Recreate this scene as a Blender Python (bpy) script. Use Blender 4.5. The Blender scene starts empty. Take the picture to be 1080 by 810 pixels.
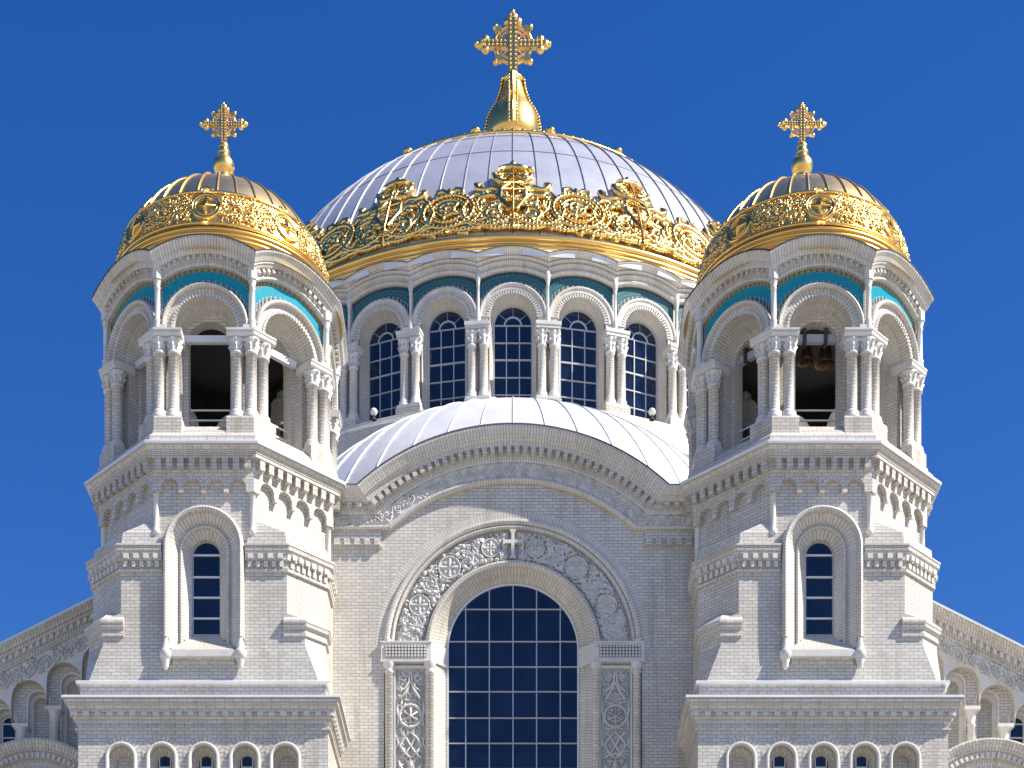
import bpy, bmesh, math, random
from math import sin, cos, pi, sqrt, radians, atan2, tan, acos, asin
from mathutils import Vector, Matrix

random.seed(11)
C = bpy.context.scene
COL = C.collection

# ------------------------------------------------------------------ camera, sky, sun, exposure
D = 51.39                       # camera to tower front, metres
FOC = 1850.0                    # focal length in photo pixels (1080 wide)
HZ = 1490.0                     # horizon row of the shifted camera
cam_d = bpy.data.cameras.new('camera'); cam = bpy.data.objects.new('camera', cam_d); COL.objects.link(cam)
cam.location = (0, -D, 1.7); cam.rotation_euler = (radians(90), 0, 0)
cam_d.sensor_width = 36; cam_d.lens = FOC / 1080 * 36
cam_d.shift_x = -1.0 / 1080; cam_d.shift_y = (HZ - 405) / 1080
cam_d.clip_end = 5000
C.camera = cam

SUN = Vector((0.80, -0.268, 0.88)).normalized()      # direction towards the sun
elev = asin(SUN.z); azim = atan2(SUN.x, SUN.y)
w = bpy.data.worlds.new('World'); C.world = w; w.use_nodes = True
nt = w.node_tree; bg = nt.nodes['Background']
sky = nt.nodes.new('ShaderNodeTexSky'); sky.sky_type = 'NISHITA'; sky.sun_disc = False
sky.sun_elevation = elev; sky.sun_rotation = azim
sky.altitude = 0; sky.air_density = 1.0; sky.dust_density = 0.1; sky.ozone_density = 3.0
hs = nt.nodes.new('ShaderNodeHueSaturation'); hs.inputs['Saturation'].default_value = 1.36; hs.inputs['Hue'].default_value = 0.517
nt.links.new(sky.outputs[0], hs.inputs['Color']); nt.links.new(hs.outputs[0], bg.inputs[0])
bg.inputs[1].default_value = 0.09
sd = bpy.data.lights.new('sun', 'SUN'); so = bpy.data.objects.new('sun', sd); COL.objects.link(so)
sd.energy = 5.0; sd.angle = radians(0.5); sd.color = (1.0, 0.93, 0.82)
so.rotation_euler = SUN.to_track_quat('Z', 'Y').to_euler()
so.location = (60, -40, 90)
vs = C.view_settings
vs.view_transform = 'Standard'; vs.look = 'None'; vs.gamma = 1; vs.exposure = 0.77; vs.use_curve_mapping = False

# ------------------------------------------------------------------ materials
def new_mat(name):
    m = bpy.data.materials.new(name); m.use_nodes = True
    return m, m.node_tree.nodes, m.node_tree.links, m.node_tree.nodes['Principled BSDF']

def noise(N, L, scale, detail=4, vec=None, rough=0.6):
    n = N.new('ShaderNodeTexNoise'); n.inputs['Scale'].default_value = scale
    n.inputs['Detail'].default_value = detail; n.inputs['Roughness'].default_value = rough
    if vec is None:
        t = N.new('ShaderNodeTexCoord'); vec = t.outputs['Object']
    L.new(vec, n.inputs['Vector'])
    return n

def ramp(N, L, src, stops):
    r = N.new('ShaderNodeValToRGB'); L.new(src, r.inputs[0])
    e = r.color_ramp.elements
    while len(e) < len(stops): e.new(0.5)
    for i, (p, c) in enumerate(stops):
        e[i].position = p; e[i].color = (c[0], c[1], c[2], 1)
    return r

def mixc(N, L, a, b, f, mode='MIX'):
    m = N.new('ShaderNodeMix'); m.data_type = 'RGBA'; m.blend_type = mode
    for s, k in ((a, 6), (b, 7)):
        if isinstance(s, tuple): m.inputs[k].default_value = (*s, 1)
        else: L.new(s, m.inputs[k])
    if isinstance(f, float): m.inputs[0].default_value = f
    else: L.new(f, m.inputs[0])
    return m.outputs[2]

def mat_brick(name, c1, c2, mortar, bw=0.27, rh=0.1, ms=0.010, bump=0.35):
    m, N, L, b = new_mat(name)
    uv = N.new('ShaderNodeUVMap')
    br = N.new('ShaderNodeTexBrick'); L.new(uv.outputs[0], br.inputs['Vector'])
    br.inputs['Scale'].default_value = 1; br.inputs['Brick Width'].default_value = bw
    br.inputs['Row Height'].default_value = rh; br.inputs['Mortar Size'].default_value = ms
    br.inputs['Mortar Smooth'].default_value = 0.2; br.inputs['Bias'].default_value = 0.25
    br.inputs['Color1'].default_value = (*c1, 1); br.inputs['Color2'].default_value = (*c2, 1)
    br.inputs['Mortar'].default_value = (*mortar, 1)
    n1 = noise(N, L, 0.5, 5)
    r1 = ramp(N, L, n1.outputs[0], [(0.3, (0.86, 0.84, 0.80)), (0.62, (1, 1, 1))])
    tc = N.new('ShaderNodeTexCoord'); mp = N.new('ShaderNodeMapping'); mp.inputs['Scale'].default_value = (2.2, 2.2, 0.25)
    L.new(tc.outputs['Object'], mp.inputs[0])
    n2 = noise(N, L, 1.6, 6, mp.outputs[0])
    r2 = ramp(N, L, n2.outputs[0], [(0.30, (0.74, 0.71, 0.66)), (0.46, (1, 1, 1))])
    c = mixc(N, L, br.outputs[0], r1.outputs[0], 1.0, 'MULTIPLY')
    c = mixc(N, L, c, r2.outputs[0], 0.75, 'MULTIPLY')
    L.new(c, b.inputs['Base Color'])
    b.inputs['Roughness'].default_value = 0.5
    bp = N.new('ShaderNodeBump'); bp.inputs['Strength'].default_value = bump; bp.inputs['Distance'].default_value = 0.01
    bp.invert = True
    L.new(br.outputs['Fac'], bp.inputs['Height']); L.new(bp.outputs[0], b.inputs['Normal'])
    return m

def mat_plain(name, col, rough=0.6, metal=0.0, var=0.12, scale=2.0, bump=0.0, bscale=20, spec=None):
    m, N, L, b = new_mat(name)
    n = noise(N, L, scale, 5)
    lo = tuple(x * (1 - var) for x in col); hi = tuple(min(1, x * (1 + var * 0.5)) for x in col)
    r = ramp(N, L, n.outputs[0], [(0.3, lo), (0.7, hi)])
    L.new(r.outputs[0], b.inputs['Base Color'])
    b.inputs['Roughness'].default_value = rough; b.inputs['Metallic'].default_value = metal
    if spec is not None: b.inputs['Specular IOR Level'].default_value = spec
    if bump:
        n2 = noise(N, L, bscale, 3)
        bp = N.new('ShaderNodeBump'); bp.inputs['Strength'].default_value = bump; bp.inputs['Distance'].default_value = 0.02
        L.new(n2.outputs[0], bp.inputs['Height']); L.new(bp.outputs[0], b.inputs['Normal'])
    return m

BRICK = mat_brick('white glazed brick', (0.73, 0.695, 0.63), (0.60, 0.57, 0.515), (0.31, 0.285, 0.25), ms=0.009)
BRICKV = mat_brick('white voussoir brick', (0.73, 0.695, 0.63), (0.64, 0.61, 0.555), (0.33, 0.305, 0.27), bw=0.52, rh=0.088, ms=0.008)
STONE = mat_plain('white terracotta', (0.69, 0.665, 0.615), 0.55, var=0.16, scale=1.5, bump=0.15, bscale=30)
LATBACK = mat_plain('dark lattice ground', (0.20, 0.19, 0.17), 0.8)
RELBACK = mat_plain('grimy shade-toned relief ground', (0.47, 0.455, 0.42), 0.7, var=0.25, scale=4)  # ground behind the carving: grime plus recess shade put into the colour
RELIEF = mat_plain('relief terracotta', (0.62, 0.60, 0.56), 0.6, var=0.2, scale=3, bump=0.3, bscale=22)
FLASH = mat_plain('white roof metal', (0.76, 0.76, 0.77), 0.38, metal=0.15, var=0.13, scale=0.9, bump=0.5, bscale=1.6)
SILVER = mat_plain('silver dome metal', (0.70, 0.70, 0.735), 0.34, metal=0.55, var=0.16, scale=0.7, bump=0.6, bscale=1.3)
RIB = mat_plain('grey standing seam', (0.27, 0.27, 0.29), 0.42, metal=0.5)
SEAM = mat_plain('dark roof seam', (0.12, 0.12, 0.13), 0.5, metal=0.4)
GOLD = mat_plain('gilding', (1.0, 0.65, 0.22), 0.27, metal=1.0, var=0.14, scale=4, bump=0.25, bscale=9)
GOLDD = mat_plain('matt gilded sheet', (1.0, 0.73, 0.35), 0.35, metal=1.0, var=0.12, scale=2, bump=0.3, bscale=2.5)
GOLDP = mat_plain('polished gilding', (1.0, 0.64, 0.20), 0.33, metal=1.0, var=0.06, scale=2)
GOLDR = mat_plain('embossed gilding', (1.0, 0.63, 0.20), 0.33, metal=1.0, var=0.3, scale=9, bump=0.9, bscale=14)
DARK = mat_plain('shade-dark belfry lining', (0.025, 0.023, 0.022), 0.9)  # shade of the belfry interior put into the colour
TIMBER = mat_plain('dark timber', (0.06, 0.045, 0.035), 0.8)
WPAINT = mat_plain('white painted metal', (0.74, 0.74, 0.74), 0.4, var=0.06)
FRAME = mat_plain('grey window bars', (0.42, 0.45, 0.50), 0.4, var=0.05)
BRONZE = mat_plain('bell bronze', (0.20, 0.13, 0.08), 0.42, metal=0.8, var=0.25, scale=6)
PALEBELL = mat_plain('pale weathered bell', (0.42, 0.40, 0.36), 0.55, metal=0.3, var=0.2, scale=4)

def mat_glass():
    m, N, L, b = new_mat('dark window glass')
    n = noise(N, L, 0.9, 2)
    r = ramp(N, L, n.outputs[0], [(0.35, (0.004, 0.007, 0.018)), (0.7, (0.010, 0.017, 0.045))])
    L.new(r.outputs[0], b.inputs['Base Color'])
    b.inputs['Roughness'].default_value = 0.05; b.inputs['IOR'].default_value = 1.6
    n2 = noise(N, L, 1.3, 1)
    bp = N.new('ShaderNodeBump'); bp.inputs['Strength'].default_value = 0.10; bp.inputs['Distance'].default_value = 0.05
    L.new(n2.outputs[0], bp.inputs['Height']); L.new(bp.outputs[0], b.inputs['Normal'])
    return m
GLASS = mat_glass()

def mat_majolica(name, main, edge, dark, spots, rings=False):
    # UV: x along the arch in metres, y from the arch (0) to the crown (1)
    m, N, L, b = new_mat(name)
    uv = N.new('ShaderNodeUVMap'); sp = N.new('ShaderNodeSeparateXYZ'); L.new(uv.outputs[0], sp.inputs[0])
    def mth(op, a, bb=None):
        k = N.new('ShaderNodeMath'); k.operation = op
        for i, s in enumerate((a, bb)):
            if s is None: continue
            if isinstance(s, (int, float)): k.inputs[i].default_value = s
            else: L.new(s, k.inputs[i])
        return k.outputs[0]
    sx = mth('ABSOLUTE', mth('SINE', mth('MULTIPLY', sp.outputs[0], spots)))
    low = mth('LESS_THAN', sp.outputs[1], mth('ADD', mth('MULTIPLY', sx, 0.17), 0.14))
    dots = mth('GREATER_THAN', mth('MULTIPLY', sx, mth('ABSOLUTE', mth('SINE', mth('MULTIPLY', sp.outputs[1], 40.0)))), 0.62)
    top = mth('GREATER_THAN', sp.outputs[1], mth('SUBTRACT', 0.84, mth('MULTIPLY', sx, 0.07)))
    nn = noise(N, L, 5.0, 3)
    cm = ramp(N, L, nn.outputs[0], [(0.3, tuple(x * 0.85 for x in main)), (0.7, main)])
    dk = mixc(N, L, dark, (0.55, 0.52, 0.45), dots)
    tp = mixc(N, L, edge, dark, mth('MULTIPLY', dots, top))
    field = cm.outputs[0]
    if rings:
        mp = N.new('ShaderNodeMapping'); mp.inputs['Scale'].default_value = (9.0, 4.2, 1); L.new(uv.outputs[0], mp.inputs[0])
        vo = N.new('ShaderNodeTexVoronoi'); vo.inputs['Scale'].default_value = 1.0; vo.inputs['Randomness'].default_value = 0.25
        L.new(mp.outputs[0], vo.inputs['Vector'])
        rg = mth('LESS_THAN', mth('ABSOLUTE', mth('SUBTRACT', vo.outputs['Distance'], 0.30)), 0.085)
        field = mixc(N, L, field, (0.16, 0.21, 0.19), mth('MULTIPLY', rg, 0.8))
    c = mixc(N, L, field, dk, low)
    c = mixc(N, L, c, tp, top)
    L.new(c, b.inputs['Base Color']); b.inputs['Roughness'].default_value = 0.22
    return m
MAJ = mat_majolica('turquoise majolica', (0.018, 0.30, 0.37), (0.30, 0.29, 0.16), (0.05, 0.045, 0.06), 16.0)
MAJ2 = mat_majolica('teal majolica', (0.022, 0.13, 0.145), (0.035, 0.09, 0.095), (0.02, 0.06, 0.07), 13.0, True)

def mat_ground():
    m, N, L, b = new_mat('granite paving')
    tc = N.new('ShaderNodeTexCoord')
    br = N.new('ShaderNodeTexBrick'); L.new(tc.outputs['Object'], br.inputs['Vector'])
    br.inputs['Scale'].default_value = 1; br.inputs['Brick Width'].default_value = 0.6; br.inputs['Row Height'].default_value = 0.6
    br.inputs['Mortar Size'].default_value = 0.01
    br.inputs['Color1'].default_value = (0.31, 0.285, 0.25, 1); br.inputs['Color2'].default_value = (0.25, 0.23, 0.20, 1)
    br.inputs['Mortar'].default_value = (0.12, 0.11, 0.1, 1)
    L.new(br.outputs[0], b.inputs['Base Color']); b.inputs['Roughness'].default_value = 0.8
    return m
GROUND = mat_ground()

# ------------------------------------------------------------------ mesh builder
class MB:
    def __init__(self):
        self.v = []; self.f = []; self.uv = []; self.mi = []; self.sm = []; self.mats = []; self.M = None
    def frame(self, phi, cx=0, cy=0):           # local (u right, w outwards, v up) on a wall facing direction phi (0 = towards the camera)
        self.M = (cos(phi), sin(phi), cx, cy); return self
    def T(self, p):
        if self.M is None: return tuple(p)
        c, s, cx, cy = self.M
        return (cx + c * p[0] + s * p[1], cy + s * p[0] - c * p[1], p[2])
    def face(self, pts, mat, uvs=None, smooth=False):
        P = [self.T(p) for p in pts]
        if mat not in self.mats: self.mats.append(mat)
        k = len(self.v); self.v += P; self.f.append(tuple(range(k, k + len(P))))
        if uvs is None:
            a, b, c = Vector(P[0]), Vector(P[1]), Vector(P[2])
            n = (b - a).cross(c - a)
            if n.length < 1e-9 and len(P) > 3: n = (c - a).cross(Vector(P[3]) - a)
            if n.length > 0: n.normalize()
            if abs(n.z) < 0.93:
                l = sqrt(n.x * n.x + n.y * n.y) or 1
                tx, ty = -n.y / l, n.x / l
                if tx < -1e-6 or (abs(tx) <= 1e-6 and ty < 0): tx, ty = -tx, -ty
                uvs = [(p[0] * tx + p[1] * ty, p[2] / max(0.35, l)) for p in P]
            else: uvs = [(p[0], p[1]) for p in P]
        self.uv.append(uvs); self.mi.append(self.mats.index(mat)); self.sm.append(smooth)
    def box(self, u0, u1, w0, w1, v0, v1, mat):
        p = [(u, ww, v) for v in (v0, v1) for ww in (w0, w1) for u in (u0, u1)]
        for q in ((0, 1, 3, 2), (4, 5, 7, 6), (0, 1, 5, 4), (2, 3, 7, 6), (0, 2, 6, 4), (1, 3, 7, 5)):
            self.face([p[i] for i in q], mat)
    def sweep(self, curves, mat, smooth=False):  # quads between neighbouring curves with the same number of points
        cum = [0]
        mid = curves[len(curves) // 2]
        for i in range(1, len(mid)): cum.append(cum[-1] + (Vector(mid[i]) - Vector(mid[i - 1])).length)
        q = 0
        for a, b in zip(curves, curves[1:]):
            h = len(a) // 2
            dq = (Vector(a[h]) - Vector(b[h])).length
            for i in range(len(a) - 1):
                self.face([a[i], a[i + 1], b[i + 1], b[i]], mat, [(q, cum[i]), (q, cum[i + 1]), (q + dq, cum[i + 1]), (q + dq, cum[i])], smooth)
            q += dq
    def archring(self, cu, cv, prof, mat, leg=0.0, n=18, smooth=False, a0=pi, a1=0.0):
        cs = []
        for p in prof:
            R, ww = p[0], p[1]; dz = p[2] if len(p) > 2 else 0
            c = []
            if leg: c.append((cu + R * cos(a0), ww, cv - leg))
            for i in range(n + 1):
                a = a0 + (a1 - a0) * i / n
                c.append((cu + R * cos(a), ww, cv + dz + R * sin(a)))
            if leg: c.append((cu + R * cos(a1), ww, cv - leg))
            cs.append(c)
        self.sweep(cs, mat, smooth)
    def wall(self, u0, u1, v0, v1, ww, ops, mat, n=14):       # vertical wall strip with arched openings (cu, r, spring, bottom)
        x = u0
        for cu, r, sp, bt in ops:
            if cu - r > x: self.face([(x, ww, v0), (cu - r, ww, v0), (cu - r, ww, v1), (x, ww, v1)], mat)
            if bt > v0: self.face([(cu - r, ww, v0), (cu + r, ww, v0), (cu + r, ww, bt), (cu - r, ww, bt)], mat)
            for i in range(n):
                a, b = pi - pi * i / n, pi - pi * (i + 1) / n
                ua, ub = cu + r * cos(a), cu + r * cos(b)
                self.face([(ua, ww, sp + r * sin(a)), (ub, ww, sp + r * sin(b)), (ub, ww, v1), (ua, ww, v1)], mat)
            x = cu + r
        if x < u1: self.face([(x, ww, v0), (u1, ww, v0), (u1, ww, v1), (x, ww, v1)], mat)
    def strip(self, us, low, top, ww, mat, uvs=None):
        for a, b in zip(us, us[1:]):
            if a == b: continue
            self.face([(a, ww, low(a)), (b, ww, low(b)), (b, ww, top(b)), (a, ww, top(a))], mat, None if uvs is None else [(uvs(a), 0), (uvs(b), 0), (uvs(b), 1), (uvs(a), 1)])
    def loft(self, rings, mat, skip=(), cap=False):
        n = len(rings[0])
        for a, b in zip(rings, rings[1:]):
            for i in range(n):
                if i in skip: continue
                j = (i + 1) % n
                self.face([a[i], a[j], b[j], b[i]], mat)
        if cap: self.face(rings[-1], mat)
    def path(self, pts, prof, mat, closed=False, caps=True):   # sweep (offset, z) profile along a horizontal path, outwards = right of travel
        n = len(pts)
        def nrm(i):
            a, b = pts[i % n], pts[(i + 1) % n]
            dx, dy = b[0] - a[0], b[1] - a[1]; l = sqrt(dx * dx + dy * dy)
            return (dy / l, -dx / l)
        mit = []
        for i in range(n):
            if closed: n1, n2 = nrm(i - 1), nrm(i)
            else: n1 = nrm(i - 1) if i > 0 else nrm(0); n2 = nrm(i) if i < n - 1 else n1
            d = 1 + n1[0] * n2[0] + n1[1] * n2[1]
            mit.append(((n1[0] + n2[0]) / d, (n1[1] + n2[1]) / d))
        g = [[(p[0] + m[0] * o, p[1] + m[1] * o, z) for o, z in prof] for p, m in zip(pts, mit)]
        for i in range(n if closed else n - 1):
            a, b = g[i], g[(i + 1) % n]
            for k in range(len(prof) - 1):
                self.face([a[k], b[k], b[k + 1], a[k + 1]], mat)
        if not closed and caps:
            self.face(g[0], mat); self.face(g[-1], mat)
    def lathe(self, prof, mat, n=32, cx=0, cy=0, a0=0.0, a1=2 * pi, smooth=True):
        for k in range(n):
            a, b = a0 + (a1 - a0) * k / n, a0 + (a1 - a0) * (k + 1) / n
            for (r0, z0), (r1, z1) in zip(prof, prof[1:]):
                rm = max(r0, r1)
                pts = [(cx + r0 * cos(a), cy + r0 * sin(a), z0), (cx + r0 * cos(b), cy + r0 * sin(b), z0),
                       (cx + r1 * cos(b), cy + r1 * sin(b), z1), (cx + r1 * cos(a), cy + r1 * sin(a), z1)]
                u = [(a * rm, z0), (b * rm, z0), (b * rm, z1), (a * rm, z1)]
                if r1 < 1e-5: pts.pop(); u.pop()
                elif r0 < 1e-5: pts.pop(0); u.pop(0)
                self.face(pts, mat, u, smooth)
    def tube(self, pts, rad, mat, n=6, smooth=True, flat=1.0, up=None):
        P = [Vector(p) for p in pts]
        m = len(P)
        if not isinstance(rad, (list, tuple)): rad = [rad] * m
        rings = []
        ref = None
        for i in range(m):
            t = (P[min(i + 1, m - 1)] - P[max(i - 1, 0)])
            if t.length < 1e-9: t = Vector((0, 0, 1))
            t.normalize()
            if up is not None: nrm = Vector(up[i]) if isinstance(up, list) else Vector(up)
            elif ref is None: nrm = Vector((0, 0, 1)) if abs(t.z) < 0.9 else Vector((1, 0, 0))
            else: nrm = ref
            nrm = nrm - t * nrm.dot(t)
            if nrm.length < 1e-6: nrm = t.orthogonal()
            nrm.normalize(); ref = nrm
            bi = t.cross(nrm)
            rings.append([P[i] + (bi * cos(2 * pi * k / n) + nrm * sin(2 * pi * k / n) * flat) * rad[i] for k in range(n)])
        for a, b in zip(rings, rings[1:]):
            for k in range(n):
                j = (k + 1) % n
                self.face([a[k], a[j], b[j], b[k]], mat, [(0, 0)] * 4, smooth)
        self.face(rings[0], mat, [(0, 0)] * n); self.face(rings[-1], mat, [(0, 0)] * n)
    def ball(self, c, r, mat, n=8, m=5):
        rx, ry, rz = r if isinstance(r, tuple) else (r, r, r)
        for i in range(m):
            a, b = -pi / 2 + pi * i / m, -pi / 2 + pi * (i + 1) / m
            for k in range(n):
                p, q = 2 * pi * k / n, 2 * pi * (k + 1) / n
                pts = [(c[0] + rx * cos(t) * cos(s), c[1] + ry * cos(t) * sin(s), c[2] + rz * sin(t)) for t, s in ((a, p), (a, q), (b, q), (b, p))]
                if i == 0: pts.pop(0)
                if i == m - 1: pts.pop()
                self.face(pts, mat, [(0, 0)] * len(pts), True)
    def build(self, name, parent=None, label=None):
        me = bpy.data.meshes.new(name)
        me.from_pydata(self.v, [], self.f)
        for m in self.mats: me.materials.append(m)
        uvl = me.uv_layers.new(name='UVMap')
        flat = [c for face in self.uv for p in face for c in p]
        uvl.data.foreach_set('uv', flat)
        me.polygons.foreach_set('material_index', self.mi)
        me.polygons.foreach_set('use_smooth', self.sm)
        if any(self.sm):
            bm = bmesh.new(); bm.from_mesh(me)
            bmesh.ops.remove_doubles(bm, verts=bm.verts, dist=2e-4)
            bm.to_mesh(me); bm.free()
        me.update()
        return link(name, me, parent, label)

def link(name, data, parent=None, label=None, loc=(0, 0, 0), rz=0.0):
    o = bpy.data.objects.new(name, data); COL.objects.link(o)
    if parent is not None: o.parent = parent
    o.location = loc; o.rotation_euler = (0, 0, rz)
    if label: o['label'] = label
    return o

def dup(src, parent, loc=None, rz=None, label=None):
    o = src.copy(); COL.objects.link(o); o.parent = parent
    if loc is not None: o.location = loc
    if rz is not None: o.rotation_euler = (0, 0, rz)
    if label: o['label'] = label
    return o

# ------------------------------------------------------------------ ornament: scrolls in a flat band (s along, t across), mapped later
def spiral(cx, cy, r0, r1, turns, a0, d, n=22):
    return [(cx + (r0 + (r1 - r0) * i / n) * cos(a0 + d * 2 * pi * turns * i / n), cy + (r0 + (r1 - r0) * i / n) * sin(a0 + d * 2 * pi * turns * i / n)) for i in range(n + 1)]

def leaf(x, y, a, l, bend=0.6):
    return [(x + l * t * cos(a + bend * t), y + l * t * sin(a + bend * t)) for t in (0, 0.3, 0.6, 0.85, 1.0)]

def vine(L, H, period, rad, rng, leaves=5):
    out = []
    n = max(1, round(L / period)); p = L / n
    stem = [(L * i / (n * 10), H / 2 + H * 0.40 * sin(pi * i / 10)) for i in range(n * 10 + 1)]
    out.append((stem, rad))
    for k in range(n):
        up = 1 if k % 2 == 0 else -1
        cx, cy = (k + 0.5) * p, H / 2 - up * H * 0.06
        R = min(p * 0.40, H * 0.34)
        sp = spiral(cx, cy, R, R * 0.15, 1.5, -up * pi / 2 + pi, up, 20)
        out.append((sp, [rad * (1.05 - 0.4 * i / 20) for i in range(21)]))
        out.append(([(cx - R * 0.18, cy), (cx, cy), (cx + R * 0.18, cy)], [rad * 0.8, rad * 1.7, rad * 0.8]))
        for j in range(leaves):
            a = rng.uniform(0, 2 * pi)
            lx, ly = cx + R * cos(a), cy + R * sin(a)
            lf = leaf(lx, ly, a + rng.uniform(-0.6, 0.6), min(p, H) * rng.uniform(0.2, 0.32), rng.choice((-0.9, 0.9)))
            lf = [(x, min(H * 0.98, max(H * 0.02, y))) for x, y in lf]
            out.append((lf, [rad * 0.5, rad * 1.5, rad * 1.6, rad * 1.0, rad * 0.3]))
    return out

def put(mb, pats, mp, mat, n=5, flat=0.8):
    for pts, rad in pats:
        mb.tube([mp(*p) for p in pts], rad, mat, n=n, flat=flat)

def rope(mb, pts, r, mat, twist=9.0, n=6):
    # a thick rope: beads along it give the twisted look
    mb.tube(pts, r * 0.8, mat, n=n)
    P = [Vector(p) for p in pts]
    acc = 0
    for a, b in zip(P, P[1:]):
        l = (b - a).length; acc += l
        while acc > r * 1.5:
            acc -= r * 1.5
            mb.ball(tuple(b - (b - a) * (acc / l if l else 0)), r, mat, 5, 3)

def zz(py, ww):           # height of a photo row on a plane ww in front of the tower axis
    return 1.7 + (HZ - py) * (54.89 - ww) / FOC
def zw(py, Y):
    return 1.7 + (HZ - py) * (D + Y) / FOC
def oct_poly(hw, c, z):
    a = hw - c
    return [(-a, -hw, z), (a, -hw, z), (hw, -a, z), (hw, a, z), (a, hw, z), (-a, hw, z), (-hw, a, z), (-hw, -a, z)]
T8 = tan(pi / 8)
def reg8(ap, z): return oct_poly(ap, ap * (1 - T8), z)

# ================================================================== GROUND
g = MB(); g.face([(-1500, -1500, 0), (1500, -1500, 0), (1500, 1500, 0), (-1500, 1500, 0)], GROUND)
go = g.build('ground'); go['kind'] = 'structure'; go['label'] = 'pale granite paving of the square before the cathedral'

# ================================================================== CATHEDRAL
cath = bpy.data.objects.new('cathedral', None); COL.objects.link(cath)
cath.location = (0, 0, 0)
cath['label'] = 'white brick cathedral with a silver dome between two gilt-domed bell towers'
cath['category'] = 'cathedral'

# ---- cross, shared shape --------------------------------------------------
def make_cross(s):
    mb = MB(); G = GOLDP
    def B(x0, x1, z0, z1, y=0.13): mb.box(x0 * s, x1 * s, -y * s, y * s, z0 * s, z1 * s, G)
    B(-0.24, 0.24, -1.80, 1.22, 0.18)
    B(-1.42, -0.24, -0.20, 0.20); B(0.24, 1.42, -0.20, 0.20)
    B(-0.20, -0.05, -1.6, 1.2, 0.22); B(0.05, 0.20, -1.6, 1.2, 0.22)
    for sx in (-1, 1):                                  # trefoil ends
        for dx, dz, r in ((1.58, 0, 0.27), (1.36, 0.24, 0.22), (1.36, -0.24, 0.22), (1.80, 0, 0.12)):
            mb.ball((sx * dx * s, 0, dz * s), (r * s, 0.17 * s, r * s), G)
    for dx, dz, r in ((0, 1.34, 0.27), (-0.25, 1.12, 0.22), (0.25, 1.12, 0.22), (0, 1.58, 0.12)):
        mb.ball((dx * s, 0, dz * s), (r * s, 0.17 * s, r * s), G)
    for R, r in ((0.92, 0.10), (0.70, 0.06)):
        mb.tube([(R * s * cos(2 * pi * i / 32), 0, R * s * sin(2 * pi * i / 32)) for i in range(33)], r * s, G, n=6)
    for sx in (-1, 1):
        for sz in (-1, 1):
            B(min(sx * 0.56, sx * 0.88), max(sx * 0.56, sx * 0.88), min(sz * 0.56, sz * 0.88), max(sz * 0.56, sz * 0.88), 0.12)
            mb.ball((sx * 0.86 * s, 0, sz * 0.86 * s), 0.15 * s, G)
            mb.tube([(sx * 0.2 * s, 0, sz * 0.2 * s), (sx * 0.72 * s, 0, sz * 0.72 * s)], 0.045 * s, G, n=5)
    for i in range(-6, 7):
        for sx in (-1, 1):
            mb.ball((sx * 0.125 * s, -0.22 * s, i * 0.22 * s), 0.055 * s, G, 6, 4)
    for i in range(2, 8):
        for sx in (-1, 1):
            for dz in (-0.1, 0.1):
                mb.ball((sx * i * 0.2 * s, -0.14 * s, dz * s), 0.05 * s, G, 6, 4)
    return mb

# ---- bell tower -----------------------------------------------------------
TX, TY = 9.05, 3.5
def radial_dentils(mb, cu, cv, R0, R1, w0, w1, n, mat, a0, a1, duty=0.5):
    for i in range(n):
        a = a0 + (a1 - a0) * (i + 0.5) / n; da = (a1 - a0) / n * duty / 2
        p = []
        for ww in (w0, w1):
            for R, s in ((R0, -1), (R0, 1), (R1, 1), (R1, -1)):
                p.append((cu + R * cos(a + s * da), ww, cv + R * sin(a + s * da)))
        for q in ((4, 5, 6, 7), (0, 1, 5, 4), (2, 3, 7, 6), (1, 2, 6, 5), (3, 0, 4, 7)):
            mb.face([p[k] for k in q], mat)

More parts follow.
